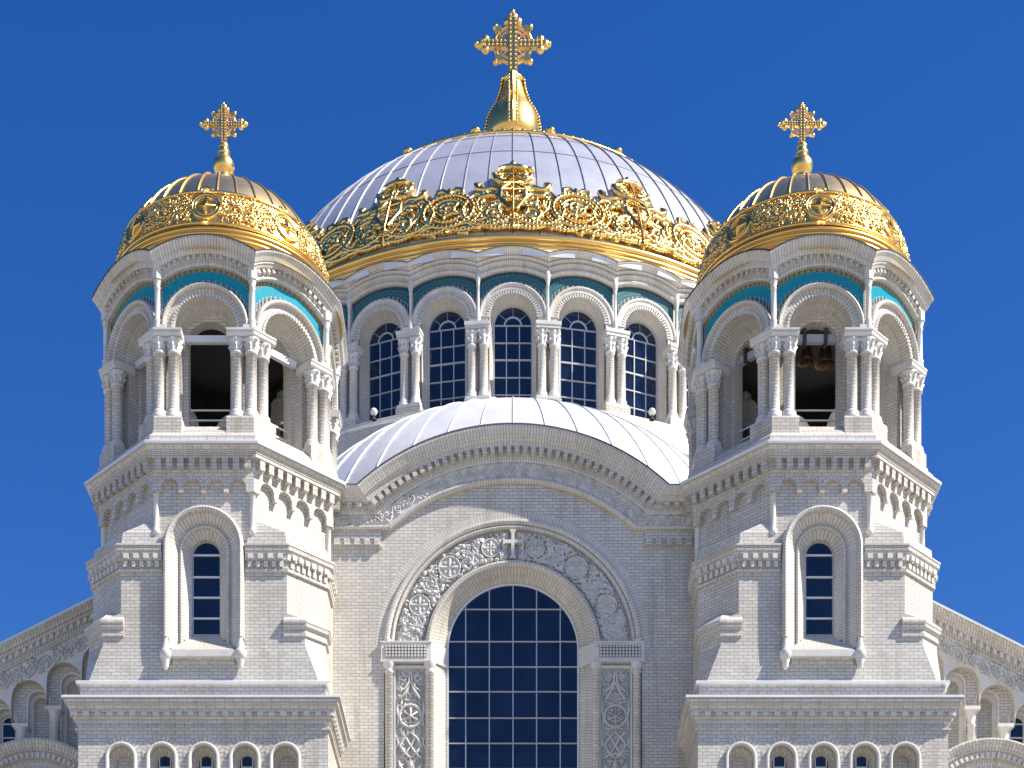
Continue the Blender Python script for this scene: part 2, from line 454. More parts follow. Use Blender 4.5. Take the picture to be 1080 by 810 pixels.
CV_B = 33.60            # belfry arch centre
CZ_C = 33.30            # crown arch centre
def build_tower(parent):
    # body: square base, broached middle stage, octagon
    mb = MB()
    hw = 3.66
    z_c = 22.42
    # base front wall with five small arches
    sp5 = [(-2.39, ), (-1.20, ), (0.02, ), (1.22, ), (2.40, )]
    mb.loft([oct_poly(hw, 0.01, 0), oct_poly(hw, 0.01, z_c)], BRICK, skip=(0,))
    mb.frame(0)
    cv5 = 20.83
    mb.wall(-hw + 0.01, hw - 0.01, 0, z_c, hw, [(u[0], 0.42, cv5, 18.0) for u in sp5], BRICK)
    for (u,) in sp5:
        mb.archring(u, cv5, [(0.42, hw), (0.42, hw - 0.12), (0.34, hw - 0.12), (0.34, hw - 0.16), (0.21, hw - 0.42), (0.21, hw - 0.5)], BRICK, leg=2.83, n=14)
        mb.face([(u - 0.42, hw, 18.0), (u + 0.42, hw, 18.0), (u + 0.21, hw - 0.5, 18.2), (u - 0.21, hw - 0.5, 18.2)], STONE)
        mb.archring(u, cv5, [(0.64, hw + 0.004), (0.455, hw + 0.004)], BRICK, n=14)       # fan of bricks round each arch
    for u in (-2.39, 2.40):      # blind backs
        mb.wall(u - 0.23, u + 0.23, 18.0, 21.1, hw - 0.5, [], BRICK)
    mb.M = None
    # ledges between base and octagon
    sq = lambda h: [(-h, -h), (h, -h), (h, h), (-h, h)]
    mb.path(sq(3.60), [(0.0, 22.42), (0.0, 23.0)], BRICK, closed=True)
    # broach stage
    st = [oct_poly(3.53, 0.14, 23.06), oct_poly(3.50, 0.54, 24.2), oct_poly(3.5, 0.54, 24.95), oct_poly(3.5, 1.07, 25.12), oct_poly(3.5, 1.07, 27.05)]
    mb.loft(st, BRICK, skip=(0,))
    mb.frame(0)
    sill = 23.95
    for s in (-1, 1):
        a = lambda x0, x1: (min(s * x0, s * x1), max(s * x0, s * x1))
        P = [(1.0, 23.06), (3.39, 23.06), (2.96, 24.2), (2.96, 24.95), (2.43, 25.12), (2.43, 27.05), (1.0, 27.05)]
        wv = [3.53, 3.53, 3.5, 3.5, 3.5, 3.5, 3.5]
        mb.face([(s * 1.0, 3.53, 23.06), (s * 3.39, 3.53, 23.06), (s * 2.96, 3.5, 24.2), (s * 1.0, 3.5, 24.2)], BRICK)
        mb.face([(s * 1.0, 3.5, 24.2), (s * 2.96, 3.5, 24.2), (s * 2.96, 3.5, 24.95), (s * 1.0, 3.5, 24.95)], BRICK)
        mb.face([(s * 1.0, 3.5, 24.95), (s * 2.96, 3.5, 24.95), (s * 2.43, 3.5, 25.12), (s * 1.0, 3.5, 25.12)], BRICK)
        mb.face([(s * 1.0, 3.5, 25.12), (s * 2.43, 3.5, 25.12), (s * 2.43, 3.5, 27.05), (s * 1.0, 3.5, 27.05)], BRICK)
    mb.face([(-1, 3.53, 23.06), (1, 3.53, 23.06), (1, 3.52, sill), (-1, 3.52, sill)], BRICK)
    mb.M = None
    # caps of the corner blocks, sloping back to the octagon
    top = [oct_poly(3.5, 1.07, 27.05), oct_poly(3.48, 1.10, 27.50), oct_poly(3.40, 1.60, 27.78), reg8(3.38, 27.86)]
    mb.loft(top, BRICK, skip=(0, 2, 4, 6))
    mb.frame(0)
    for phi in (0, pi / 2, pi, -pi / 2):                 # the block fronts beside the window
        mb.frame(phi)
        for s in (-1, 1):
            mb.face([(s * 1.24, 3.5, 27.05), (s * 2.43, 3.5, 27.05), (s * 2.38, 3.48, 27.50), (s * 1.30, 3.48, 27.50)], BRICK)
            mb.face([(s * 1.30, 3.48, 27.50), (s * 2.38, 3.48, 27.50), (s * 1.80, 3.40, 27.78), (s * 1.36, 3.385, 27.88)], BRICK)
            mb.face([(s * 1.24, 3.5, 27.05), (s * 1.30, 3.48, 27.50), (s * 1.36, 3.385, 27.88), (s * 1.36, 3.38, 27.05)], BRICK)
    mb.M = None
    # octagon wall
    ap = 3.40; zt = 29.28; hs8 = ap * T8
    for k in range(8):
        mb.frame(k * pi / 4)
        if k == 0: mb.wall(-hs8, hs8, 27.05, zt, ap, [(0, 1.0, 27.05, 27.05)], BRICK, n=18)
        else: mb.wall(-hs8, hs8, 27.0, zt, ap, [], BRICK)
    mb.M = None
    body = mb.build('bell_tower', parent)

    # plain ledges and flashing
    mb = MB()
    mb.path(sq(3.60), [(0.0, 22.43), (0.44, 22.44), (0.44, 22.50), (0.42, 22.52), (0.0, 22.60)], FLASH, closed=True)
    mb.path(sq(3.55), [(0.0, 22.98), (0.16, 22.99), (0.16, 23.06), (0.13, 23.08), (-0.05, 23.13)], FLASH, closed=True)
    mb.build('ledge_flashing', body)

    # base cornice with dentils and string course
    mb = MB()
    mb.path(sq(3.66), [(0.0, 21.60), (0.07, 21.62), (0.07, 21.68), (0.004, 21.70), (0.004, 21.80), (0.06, 21.84), (0.06, 21.90), (0.12, 21.96), (0.12, 22.10), (0.20, 22.12), (0.22, 22.22), (0.30, 22.28), (0.31, 22.36), (0.37, 22.42)], BRICK, closed=True)
    for phi in (0, pi / 2, -pi / 2):
        mb.frame(phi)
        n = 23
        for i in range(n):
            u = -3.72 + 7.44 * i / (n - 1)
            mb.box(u - 0.085, u + 0.085, 3.76, 3.855, 22.0, 22.11, STONE)
    mb.M = None
    mb.build('base_cornice', body)

    # small windows of the base
    mb = MB(); mb.frame(0)
    mb.wall(-0.22, 0.22, 18.1, 21.1, 3.17, [], GLASS)
    for v in (20.72, 20.2, 19.6, 19.0): mb.box(-0.18, 0.18, 3.175, 3.21, v - 0.015, v + 0.015, WPAINT)
    mb.box(-0.18, -0.15, 3.175, 3.21, 18.2, 21.0, WPAINT); mb.box(0.15, 0.18, 3.175, 3.21, 18.2, 21.0, WPAINT)
    mb.M = None
    w0 = mb.build('window', body)
    w0.location = (-1.20, 0, 0)
    for u in (0.02, 1.22): dup(w0, body, (u, 0, 0))
    # stone rims of the five arches
    mb = MB(); mb.frame(0)
    mb.archring(0, cv5, [(0.455, 3.64), (0.455, 3.72), (0.43, 3.75), (0.395, 3.75), (0.37, 3.72), (0.36, 3.60)], STONE, leg=2.83, n=14)
    mb.M = None
    rim = mb.build('arch_rim', body); rim.location = (-2.39, 0, 0)
    for u in (-1.20, 0.02, 1.22, 2.40): dup(rim, body, (u, 0, 0))

    # corner mouldings of the broach stage
    for ang in range(4):
        mb = MB()
        for z0, pts in ((24.43, [(2.34, -3.5), (2.96, -3.5), (3.5, -2.96), (3.5, -2.34)]),):
            mb.path(pts, [(0, z0), (0.06, z0 + 0.02), (0.06, z0 + 0.09), (0.03, z0 + 0.11), (0.03, z0 + 0.23), (0.11, z0 + 0.27), (0.12, z0 + 0.36), (0.14, z0 + 0.38), (0.14, z0 + 0.44), (0.0, z0 + 0.58), (-0.25, z0 + 0.80)], BRICK)
        o = mb.build('buttress_cap', body); o.rotation_euler = (0, 0, ang * pi / 2 if ang < 2 else -pi / 2 * (4 - ang))
        mb = MB()
        pts = [(1.22, -3.5), (2.43, -3.5), (3.5, -2.43), (3.5, -1.22)]
        z0 = 26.30
        mb.path(pts, [(0, z0), (0.07, z0 + 0.02), (0.08, z0 + 0.10), (0.02, z0 + 0.13), (0.02, z0 + 0.32), (0.11, z0 + 0.34), (0.11, z0 + 0.50), (0.19, z0 + 0.60), (0.20, z0 + 0.70), (0.22, z0 + 0.72), (0.22, z0 + 0.77), (0.0, z0 + 0.84)], BRICK)
        def along(n, L0, L1, f):
            for i in range(n):
                f(L0 + (L1 - L0) * (i + 0.5) / n)
        fr = ((0, 1.24, 2.40, 0), (pi / 4, -0.72, 0.72, 4.193 - 3.5), (pi / 2, -2.40, -1.24, 0))
        for phi, a, b, dw in fr:
            mb.frame(phi)
            ww = 3.5 + dw
            along(max(3, int((b - a) / 0.2)), a, b, lambda u: mb.box(u - 0.055, u + 0.055, ww + 0.02, ww + 0.105, z0 + 0.14, z0 + 0.315, STONE))
            along(max(3, int((b - a) / 0.24)), a, b, lambda u: mb.box(u - 0.075, u + 0.075, ww + 0.10, ww + 0.185, z0 + 0.36, z0 + 0.50, STONE))
        mb.M = None
        o = mb.build('buttress_cornice', body); o.rotation_euler = (0, 0, ang * pi / 2 if ang < 2 else -pi / 2 * (4 - ang))

    # tall window: hood, reveal, sill, brackets
    mb = MB(); mb.frame(0)
    cv = 27.02
    mb.archring(0, cv, [(1.18, 3.38), (1.18, 3.66), (1.155, 3.73), (1.10, 3.76), (1.04, 3.74), (1.01, 3.68), (1.00, 3.60)], BRICKV, leg=2.68, n=24)
    mb.archring(0, cv, [(1.00, 3.60), (0.74, 3.36)], BRICKV, leg=2.95, n=24)
    mb.archring(0, cv, [(0.74, 3.36), (0.735, 3.41), (0.69, 3.44), (0.64, 3.42), (0.625, 3.36)], BRICKV, leg=2.80, n=24)
    mb.archring(0, cv, [(0.625, 3.36), (0.52, 3.24), (0.42, 3.16), (0.41, 3.0)], BRICKV, leg=2.6, n=24)
    for s in (-1, 1):       # flared bases and corbels under the hood legs
        x = s * 1.09; y = 3.66
        pr = [(0.0, 23.40), (0.05, 23.42), (0.09, 23.50), (0.10, 23.60), (0.13, 23.66), (0.13, 23.72), (0.17, 23.74), (0.18, 23.90), (0.17, 23.94), (0.11, 24.02), (0.115, 24.12), (0.08, 24.22), (0.07, 24.40), (0.09, 24.42), (0.09, 24.46), (0.06, 24.48)]
        mb.M = None
        mb.lathe(pr, STONE, 12, x, -y)
        mb.frame(0)
    mb.M = None
    mb.build('window_hood', body)
    mb = MB(); mb.frame(0)
    mb.face([(-0.94, 3.70, 23.97), (0.94, 3.70, 23.97), (0.42, 3.02, 24.72), (-0.42, 3.02, 24.72)], BRICK)
    for s in (-1, 1):
        mb.face([(s * 0.94, 3.70, 23.97), (s * 1.0, 3.4, 23.97), (s * 1.0, 3.4, 24.5), (s * 0.42, 3.02, 24.72)], BRICK)
    mb.box(-0.93, 0.93, 3.50, 3.72, 23.78, 23.965, STONE)
    mb.box(-0.90, 0.90, 3.50, 3.60, 23.62, 23.78, BRICK)
    mb.M = None
    mb.build('window_sill', body)
    mb = MB(); mb.frame(0)
    mb.wall(-0.43, 0.43, 24.4, 27.5, 3.02, [], GLASS)
    zs = [zz(p, 3.05) for p in (585.8, 608.9, 630.5, 652.4, 673)]
    for v in zs: mb.box(-0.42, 0.42, 3.025, 3.065, v - 0.026, v + 0.026, WPAINT)
    mb.archring(0, cv, [(0.43, 3.025), (0.43, 3.06), (0.385, 3.06), (0.385, 3.025)], FRAME, leg=2.4, n=20)
    mb.M = None
    mb.build('window', body)

    # corner colonnettes of the octagon
    mb = MB()
    R = 0.085
    mb.lathe([(0.05, 27.42), (0.11, 27.46), (0.12, 27.56), (0.10, 27.62), (R, 27.66), (R, 28.62), (0.10, 28.64), (R, 28.67), (0.12, 28.78), (0.14, 28.86), (0.14, 28.92), (0.02, 28.94)], STONE, 10, 0, 0)
    c0 = None
    for k in range(8):
        a = -pi / 2 + pi / 8 + k * pi / 4
        rr = 3.42 / cos(pi / 8)
        if k in (3, 4): continue
        if c0 is None: c0 = mb.build('colonnette', body); c0.location = (rr * cos(a), rr * sin(a), 0)
        else: dup(c0, body, (rr * cos(a), rr * sin(a), 0))

    # arcaded corbel table and dentil cornice
    mb = MB()
    A1 = 3.56
    for k in range(8):
        mb.frame(k * pi / 4)
        hs = A1 * T8
        sp = 0.66; r = 0.25; cv4 = 28.80; pb = 28.66
        us = []
        lowv = {}
        cur = [(-hs, pb)]
        for i in range(4):
            cu = (i - 1.5) * sp
            cur += [(cu - r, pb), (cu - r, cv4)] + [(cu - r * cos(pi * t / 12), cv4 + r * sin(pi * t / 12)) for t in range(1, 12)] + [(cu + r, cv4), (cu + r, pb)]
        cur.append((hs, pb))
        for (a, la), (b, lb) in zip(cur, cur[1:]):
            if b - a > 1e-6: mb.face([(a, A1, la), (b, A1, lb), (b, A1, 29.27), (a, A1, 29.27)], BRICK)
        mb.sweep([[(a, A1, b) for a, b in cur], [(a, 3.39, b) for a, b in cur]], BRICK)
        for i in range(4):
            cu = (i - 1.5) * sp
            mb.archring(cu, cv4, [(r + 0.09, A1 + 0.003), (r + 0.003, A1 + 0.003)], BRICK, n=12)
        for i in range(5):
            cu = (i - 2) * sp
            if abs(cu) < 1.3: mb.box(cu - 0.075, cu + 0.075, A1 + 0.001, A1 + 0.03, pb - 0.03, pb + 0.06, STONE)
        n = 9
        for i in range(n):
            u = (i - 4) * 0.325
            mb.box(u - 0.088, u + 0.088, A1, A1 + 0.19, 29.275, 29.42, BRICK)
            mb.box(u - 0.088, u + 0.088, A1, A1 + 0.195, 29.424, 29.555, BRICK)
    mb.M = None
    ring = [(p[0], p[1]) for p in reg8(A1, 0)]
    mb.path(ring, [(0.0, 29.27), (0.02, 29.28), (0.02, 29.555), (0.22, 29.56), (0.22, 29.65), (0.24, 29.66), (0.25, 29.70), (0.32, 29.80), (0.385, 29.86)], BRICK, closed=True)
    mb.build('arcaded_cornice', body)
    mb = MB()
    mb.path(ring, [(0.30, 29.862), (0.40, 29.865), (0.41, 29.93), (0.39, 29.96), (0.05, 30.06)], FLASH, closed=True)
    mb.build('ledge_flashing', body)

    # ---------------- belfry
    mb = MB()
    r8 = lambda a: [(p[0], p[1]) for p in reg8(a, 0)]
    mb.path(r8(3.62), [(0.12, 30.0), (0.10, 30.22), (-0.10, 30.44), (-0.10, 30.46), (-0.35, 30.72)], BRICK, closed=True)
    for k in range(8):
        mb.frame(k * pi / 4)
        # lower piers
        lw = 2.95; h1 = lw * T8
        mb.wall(-h1, h1, 30.4, 33.5, lw, [], BRICK) if False else None
        for s in (-1, 1):
            mb.face([(s * 0.76, lw, 30.6), (s * h1, lw, 30.6), (s * h1, lw, 33.5), (s * 0.76, lw, 33.5)], BRICK)
            mb.face([(s * 0.76, lw, 30.6), (s * 0.76, 2.60, 30.6), (s * 0.76, 2.60, 33.62), (s * 0.76, lw, 33.62)], BRICK)
        # inner leaf with the real opening
        mb.wall(-2.6 * T8, 2.6 * T8, 30.6, 34.9, 2.60, [(0, 0.63, CV_B, 30.72)], BRICK)
        mb.archring(0, CV_B, [(0.63, 2.60), (0.63, 2.22)], BRICKV, leg=2.9, n=16)
        mb.face([(-0.78, 3.30, 30.60), (0.78, 3.30, 30.60), (0.78, 2.2, 30.74), (-0.78, 2.2, 30.74)], STONE)
        mb.box(-0.78, 0.78, 3.0, 3.28, 30.44, 30.60, BRICK)
        # lining, near-black to carry the interior shade
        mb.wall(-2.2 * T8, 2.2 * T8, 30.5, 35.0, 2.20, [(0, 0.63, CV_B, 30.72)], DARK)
        # arch front, deep brick soffit
        W1 = 3.30
        mb.archring(0, CV_B, [(1.17, W1), (0.93, W1), (0.93, 2.98), (0.80, 2.60)], BRICKV, leg=0.14, n=22)
        radial_dentils(mb, 0, CV_B, 0.925, 1.0, W1 + 0.001, W1 + 0.06, 30, STONE, 0, pi)
        # wall above, up to the crown
        us = [-1.33 + 2.66 * i / 28 for i in range(29)]
        mb.strip(us, lambda u: CV_B + sqrt(max(0, 1.2 ** 2 - u * u)) if abs(u) < 1.2 else 33.46, lambda u: CZ_C + sqrt(2.14 ** 2 - u * u), 3.20, BRICK)
    mb.M = None
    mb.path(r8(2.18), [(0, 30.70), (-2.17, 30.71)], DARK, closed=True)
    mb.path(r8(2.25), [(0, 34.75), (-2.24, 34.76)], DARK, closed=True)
    belf = mb.build('belfry_wall', body)

    mb = MB(); mb.frame(0)
    mb.archring(0, CV_B, [(1.29, 3.18), (1.29, 3.38), (1.27, 3.43), (1.235, 3.45), (1.19, 3.43), (1.17, 3.38), (1.165, 3.28)], BRICKV, leg=0.14, n=24)
    for s in (-1, 1): mb.box(s * 1.23 - 0.10, s * 1.23 + 0.10, 3.2, 3.46, CV_B - 0.14, CV_B + 0.02, STONE)
    mb.M = None
    a0 = None
    for k in range(8):
        if k in (3, 4, 5): continue
        if a0 is None: a0 = mb.build('arch_moulding', body)
        else: dup(a0, body, rz=k * pi / 4 if k < 4 else -(8 - k) * pi / 4)
    # majolica panels
    mb = MB(); mb.frame(0)
    us = [-1.27 + 2.54 * i / 40 for i in range(41)]
    lo = lambda u: CV_B + sqrt(max(0, 1.295 ** 2 - u * u))
    mb.strip(us, lo, lambda u: CZ_C + sqrt(2.10 ** 2 - u * u), 3.235, MAJ, uvs=lambda u: asin(max(-1, min(1, u / 1.3))) * 1.4)
    mb.M = None
    m0 = None
    for k in range(8):
        if k in (3, 4, 5): continue
        if m0 is None: m0 = mb.build('majolica_panel', body, 'turquoise majolica panel above the front arch')
        else:
            o = dup(m0, body, rz=k * pi / 4 if k < 4 else -(8 - k) * pi / 4)
            o['label'] = 'turquoise majolica panel above a side arch'
    # belfry columns
    mb = MB()
    r = 0.165
    prof = [(0.24, 30.90), (0.25, 30.92), (0.25, 31.0), (0.21, 31.04), (0.225, 31.10), (0.20, 31.14), (r, 31.18)]
    prof += [(r - 0.004, 31.19), (r, 32.80), (0.20, 32.82), (0.20, 32.88), (0.165, 32.90), (0.17, 32.94), (0.20, 33.05), (0.255, 33.19), (0.27, 33.24), (0.05, 33.245)]
    mb.lathe(prof[:8], STONE, 14); mb.lathe(prof[6:9], BRICK, 14); mb.lathe(prof[8:], STONE, 14)
    for j in range(8):
        a = j * pi / 4
        mb.tube([(0.17 * cos(a), 0.17 * sin(a), 32.93), (0.20 * cos(a), 0.20 * sin(a), 33.02), (0.25 * cos(a), 0.25 * sin(a), 33.08), (0.25 * cos(a), 0.25 * sin(a), 33.05)], [0.03, 0.038, 0.03, 0.012], STONE, n=5)
        if j % 2: mb.ball((0.265 * cos(a), 0.265 * sin(a), 33.19), 0.05, STONE, 6, 4)
        else: mb.ball((0.225 * cos(a), 0.225 * sin(a), 33.17), 0.035, STONE, 6, 4)
    c0 = None
    spots = []
    for k in range(8):
        if k in (3, 4): continue
        av = -pi / 2 + pi / 8 + k * pi / 4
        R = 3.25 / cos(pi / 8)
        spots.append((R * cos(av), R * sin(av)))
        for phi, u in ((k * pi / 4, 0.93), ((k + 1) * pi / 4, -0.93)):
            spots.append((cos(phi) * u + sin(phi) * 3.25, sin(phi) * u - cos(phi) * 3.25))
    for x, y in spots:
        if c0 is None: c0 = mb.build('column', body); c0.location = (x, y, 0)
        else: dup(c0, body, (x, y, 0))
    # pedestals and abacus blocks per corner
    mb = MB()
    def corner_path(ap, u):
        av = ap * T8
        ph = pi / 4
        return [(u, -ap), (av, -ap), (cos(ph) * -u + sin(ph) * ap, sin(ph) * -u - cos(ph) * ap)]
    mb.path(corner_path(3.1, 0.66), [(-0.3, 30.30), (0.50, 30.30), (0.48, 30.44), (0.44, 30.46), (0.44, 30.84), (0.42, 30.90), (-0.3, 30.905)], BRICK)
    mb2 = MB()
    mb2.path(corner_path(3.1, 0.66), [(-0.3, 33.25), (0.40, 33.25), (0.44, 33.30), (0.45, 33.40), (0.47, 33.41), (0.47, 33.46), (-0.3, 33.465)], STONE)
    mb3 = MB()
    zc0 = 33.47
    R = 3.36 / cos(pi / 8); av = -pi / 2 + pi / 8
    x, y = R * cos(av), R * sin(av)
    mb3.lathe([(0.11, zc0), (0.12, 33.60), (0.10, 33.70), (0.12, 33.76), (0.085, 33.82), (0.08, 34.70), (0.10, 34.73), (0.08, 34.77), (0.12, 34.90), (0.13, 34.95)], STONE, 10, x, y)
    mb3.lathe([(0.15, 34.95), (0.15, 35.35), (0.0, 35.4)], STONE, 8, x, y, smooth=False)
    src = [mb.build('pedestal', body), mb2.build('impost_block', body), mb3.build('colonnette', body)]
    for k in range(1, 8):
        if k in (3, 4): continue
        for s in src: dup(s, body, rz=k * pi / 4 if k < 4 else -(8 - k) * pi / 4)
    # scalloped crown cornice
    mb = MB()
    prof = [(2.10, 3.20), (2.10, 3.36), (2.13, 3.39), (2.17, 3.39), (2.20, 3.36), (2.24, 3.36), (2.24, 3.40), (2.38, 3.40), (2.38, 3.50), (2.44, 3.53), (2.47, 3.57), (2.50, 3.57), (2.52, 3.60), (2.62, 3.66), (2.70, 3.74), (2.745, 3.75)]
    def crown(prof, mat, n=20):
        cs = []
        for Rr, ww in prof:
            ul = ww * T8
            cs.append([(ul * (-1 + 2 * i / n), ww, CZ_C + sqrt(Rr * Rr - (ul * (-1 + 2 * i / n)) ** 2)) for i in range(n + 1)])
        mb.sweep(cs, mat)
    for k in range(8):
        mb.frame(k * pi / 4)
        crown(prof, BRICKV)
        radial_dentils(mb, 0, CZ_C, 2.26, 2.375, 3.40, 3.48, 14, BRICK, pi / 2 - 0.60, pi / 2 + 0.60, 0.5)
        crown([(2.746, 3.76), (2.785, 3.76), (2.80, 3.70), (2.86, 3.1)], TIMBER)
    mb.M = None
    mb.build('crown_cornice', body)
    # tie beam and rails in the openings
    return body

def tower_rails(body, kind):
    mb = MB(); mb.frame(0)
    for v in (31.40, 31.70): mb.box(-0.63, 0.63, 2.36, 2.40, v - 0.02, v + 0.02, WPAINT)
    mb.M = None
    r0 = mb.build('railing', body)
    for k in (1, 7, 2, 6): dup(r0, body, rz=k * pi / 4 if k < 4 else -(8 - k) * pi / 4)
    if kind == 'beam':
        mb = MB(); mb.frame(0)
        mb.box(-0.72, 0.72, 2.62, 2.76, 33.52, 33.72, WPAINT)
        mb.M = None
        b0 = mb.build('tie_beam', body)
        for k in (1, 7): dup(b0, body, rz=k * pi / 4 if k < 4 else -(8 - k) * pi / 4)
    else:
        mb = MB(); mb.frame(0)
        mb.box(-0.62, 0.62, 2.28, 2.44, 33.72, 33.95, FRAME)
        for u in (-0.33, 0.30): mb.box(u - 0.05, u + 0.05, 2.2, 2.5, 33.66, 34.1, TIMBER)
        mb.M = None
        b0 = mb.build('bell_beam', body)
        for k in (1, 7): dup(b0, body, rz=k * pi / 4 if k < 4 else -(8 - k) * pi / 4)

def tower_dome(body):
    Zc, R = 36.50, 3.25
    NS = 32
    mb = MB()
    prof = [(3.30 * cos(b), Zc + R * sin(b)) for b in [pi / 2 * i / 30 for i in range(31)]]
    prof = [(R * cos(pi / 2 * i / 30) if i < 30 else 0.0, Zc + R * sin(pi / 2 * i / 30)) for i in range(31)]
    mb.lathe(prof, GOLDD, 96)
    dome = mb.build('dome', body)
    mb = MB()
    for k in range(NS):
        a = 2 * pi * (k + 0.5) / NS
        pts = []; ups = []
        for i in range(14):
            b = radians(21) + (radians(86) - radians(21)) * i / 13
            pts.append(((R + 0.005) * cos(b) * cos(a), (R + 0.005) * cos(b) * sin(a), Zc + (R + 0.005) * sin(b)))
            ups.append((cos(b) * cos(a), cos(b) * sin(a), sin(b)))
        mb.tube(pts, 0.032, GOLDP, n=5, flat=1.5, up=ups)
    mb.build('dome_ribs', body)
    # ring below the frieze
    mb = MB()
    roll = lambda r, z, q: [(r + q * cos(radians(a)), z + q * sin(radians(a))) for a in (-80, -50, -20, 10, 40, 75)]
    mb.lathe([(3.0, 36.16), (3.24, 36.18)] + roll(3.27, 36.28, 0.05) + roll(3.29, 36.40, 0.06) + roll(3.33, 36.51, 0.06) + [(3.25, 36.58)], GOLDP, 96)
    mb.lathe([(3.70, 35.72), (3.2, 36.26)], GOLDD, 96)
    mb.build('dome_ring', body)
    # embossed frieze
    mb = MB()
    b0, b1 = radians(2.5), radians(23)
    def mp(R_):
        def f(s, t, h=0.0):
            b = b0 + (b1 - b0) * t / 1.2
            a = s / R - pi / 2
            return ((R_ + h) * cos(b) * cos(a), (R_ + h) * cos(b) * sin(a), Zc + (R_ + h) * sin(b))
        return f
    n = 12
    mb.lathe([((R + 0.05) * cos(b0 + (b1 - b0) * i / n), Zc + (R + 0.05) * sin(b0 + (b1 - b0) * i / n)) for i in range(n + 1)] + [(R * cos(b1), Zc + R * sin(b1))], GOLDR, 96)
    m1 = mp(R + 0.07)
    L = 2 * pi * R
    rng = random.Random(5)
    seg = L / 8
    for k in range(8):
        s0 = k * seg
        # medallion in the middle of each eighth
        for rr, tr in ((0.42, 0.05), (0.33, 0.035)):
            mb.tube([m1(s0 + rr * cos(2 * pi * i / 20), 0.62 + rr * sin(2 * pi * i / 20)) for i in range(21)], tr, GOLD, n=5)
        for aa in range(4):
            mb.tube([m1(s0, 0.62), m1(s0 + 0.3 * cos(aa * pi / 2), 0.62 + 0.3 * sin(aa * pi / 2))], [0.06, 0.04], GOLD, n=5)
        mb.tube([m1(s0 - 0.2, 1.2), m1(s0 - 0.15, 1.28), m1(s0, 1.34), m1(s0 + 0.15, 1.28), m1(s0 + 0.2, 1.2)], 0.05, GOLD, n=5)
        pats = vine(seg - 0.9, 0.98, 0.55, 0.036, rng, 14)
        pats += [([(x, y + 0.5) for x, y in p], r) for p, r in vine(seg - 0.9, 0.48, 0.30, 0.024, rng, 5)]
        pats += vine(seg - 0.9, 0.48, 0.30, 0.024, rng, 5)
        put(mb, pats, lambda s, t, s0=s0: m1(s0 + 0.45 + s, t + 0.12), GOLD, n=5)
        for j in range(150):
            s, t = rng.uniform(0.44, seg - 0.44), rng.uniform(0.1, 1.15)
            c = m1(s0 + s, t); mb.ball(c, rng.uniform(0.02, 0.045), GOLD, 5, 3)
    for t, rr in ((0.04, 0.05), (1.18, 0.045)):
        mb.tube([m1(L * i / 120, t) for i in range(121)], rr, GOLD, n=6)
    mb.build('dome_frieze', body)
    # finial and cross
    mb = MB()
    mb.lathe([(0.52, 39.62), (0.50, 39.74), (0.36, 39.82), (0.28, 39.95), (0.22, 40.30), (0.20, 40.40), (0.24, 40.46), (0.31, 40.55), (0.335, 40.68), (0.31, 40.82), (0.22, 40.95), (0.15, 41.02), (0.20, 41.07), (0.19, 41.14), (0.12, 41.20), (0.15, 41.27), (0.16, 41.33), (0.11, 41.40), (0.09, 41.46), (0.0, 41.5)], GOLDP, 24)
    mb.build('finial', body)
    mb = make_cross(0.40)
    o = mb.build('cross', body); o.location = (0, 0, 42.02)

tl = build_tower(cath); tower_dome(tl)
tl.location = (-TX, TY, 0)
tr = tl.copy(); COL.objects.link(tr); tr.parent = cath; tr.location = (TX, TY, 0)
for ch in [o for o in bpy.data.objects if o.parent == tl]:
    c = ch.copy(); COL.objects.link(c); c.parent = tr
tl['label'] = 'bell tower left of the gable, with a white beam across its belfry openings'
tr['label'] = 'bell tower right of the gable, with small dark bells in its belfry'
tower_rails(tl, 'beam'); tower_rails(tr, 'bells')

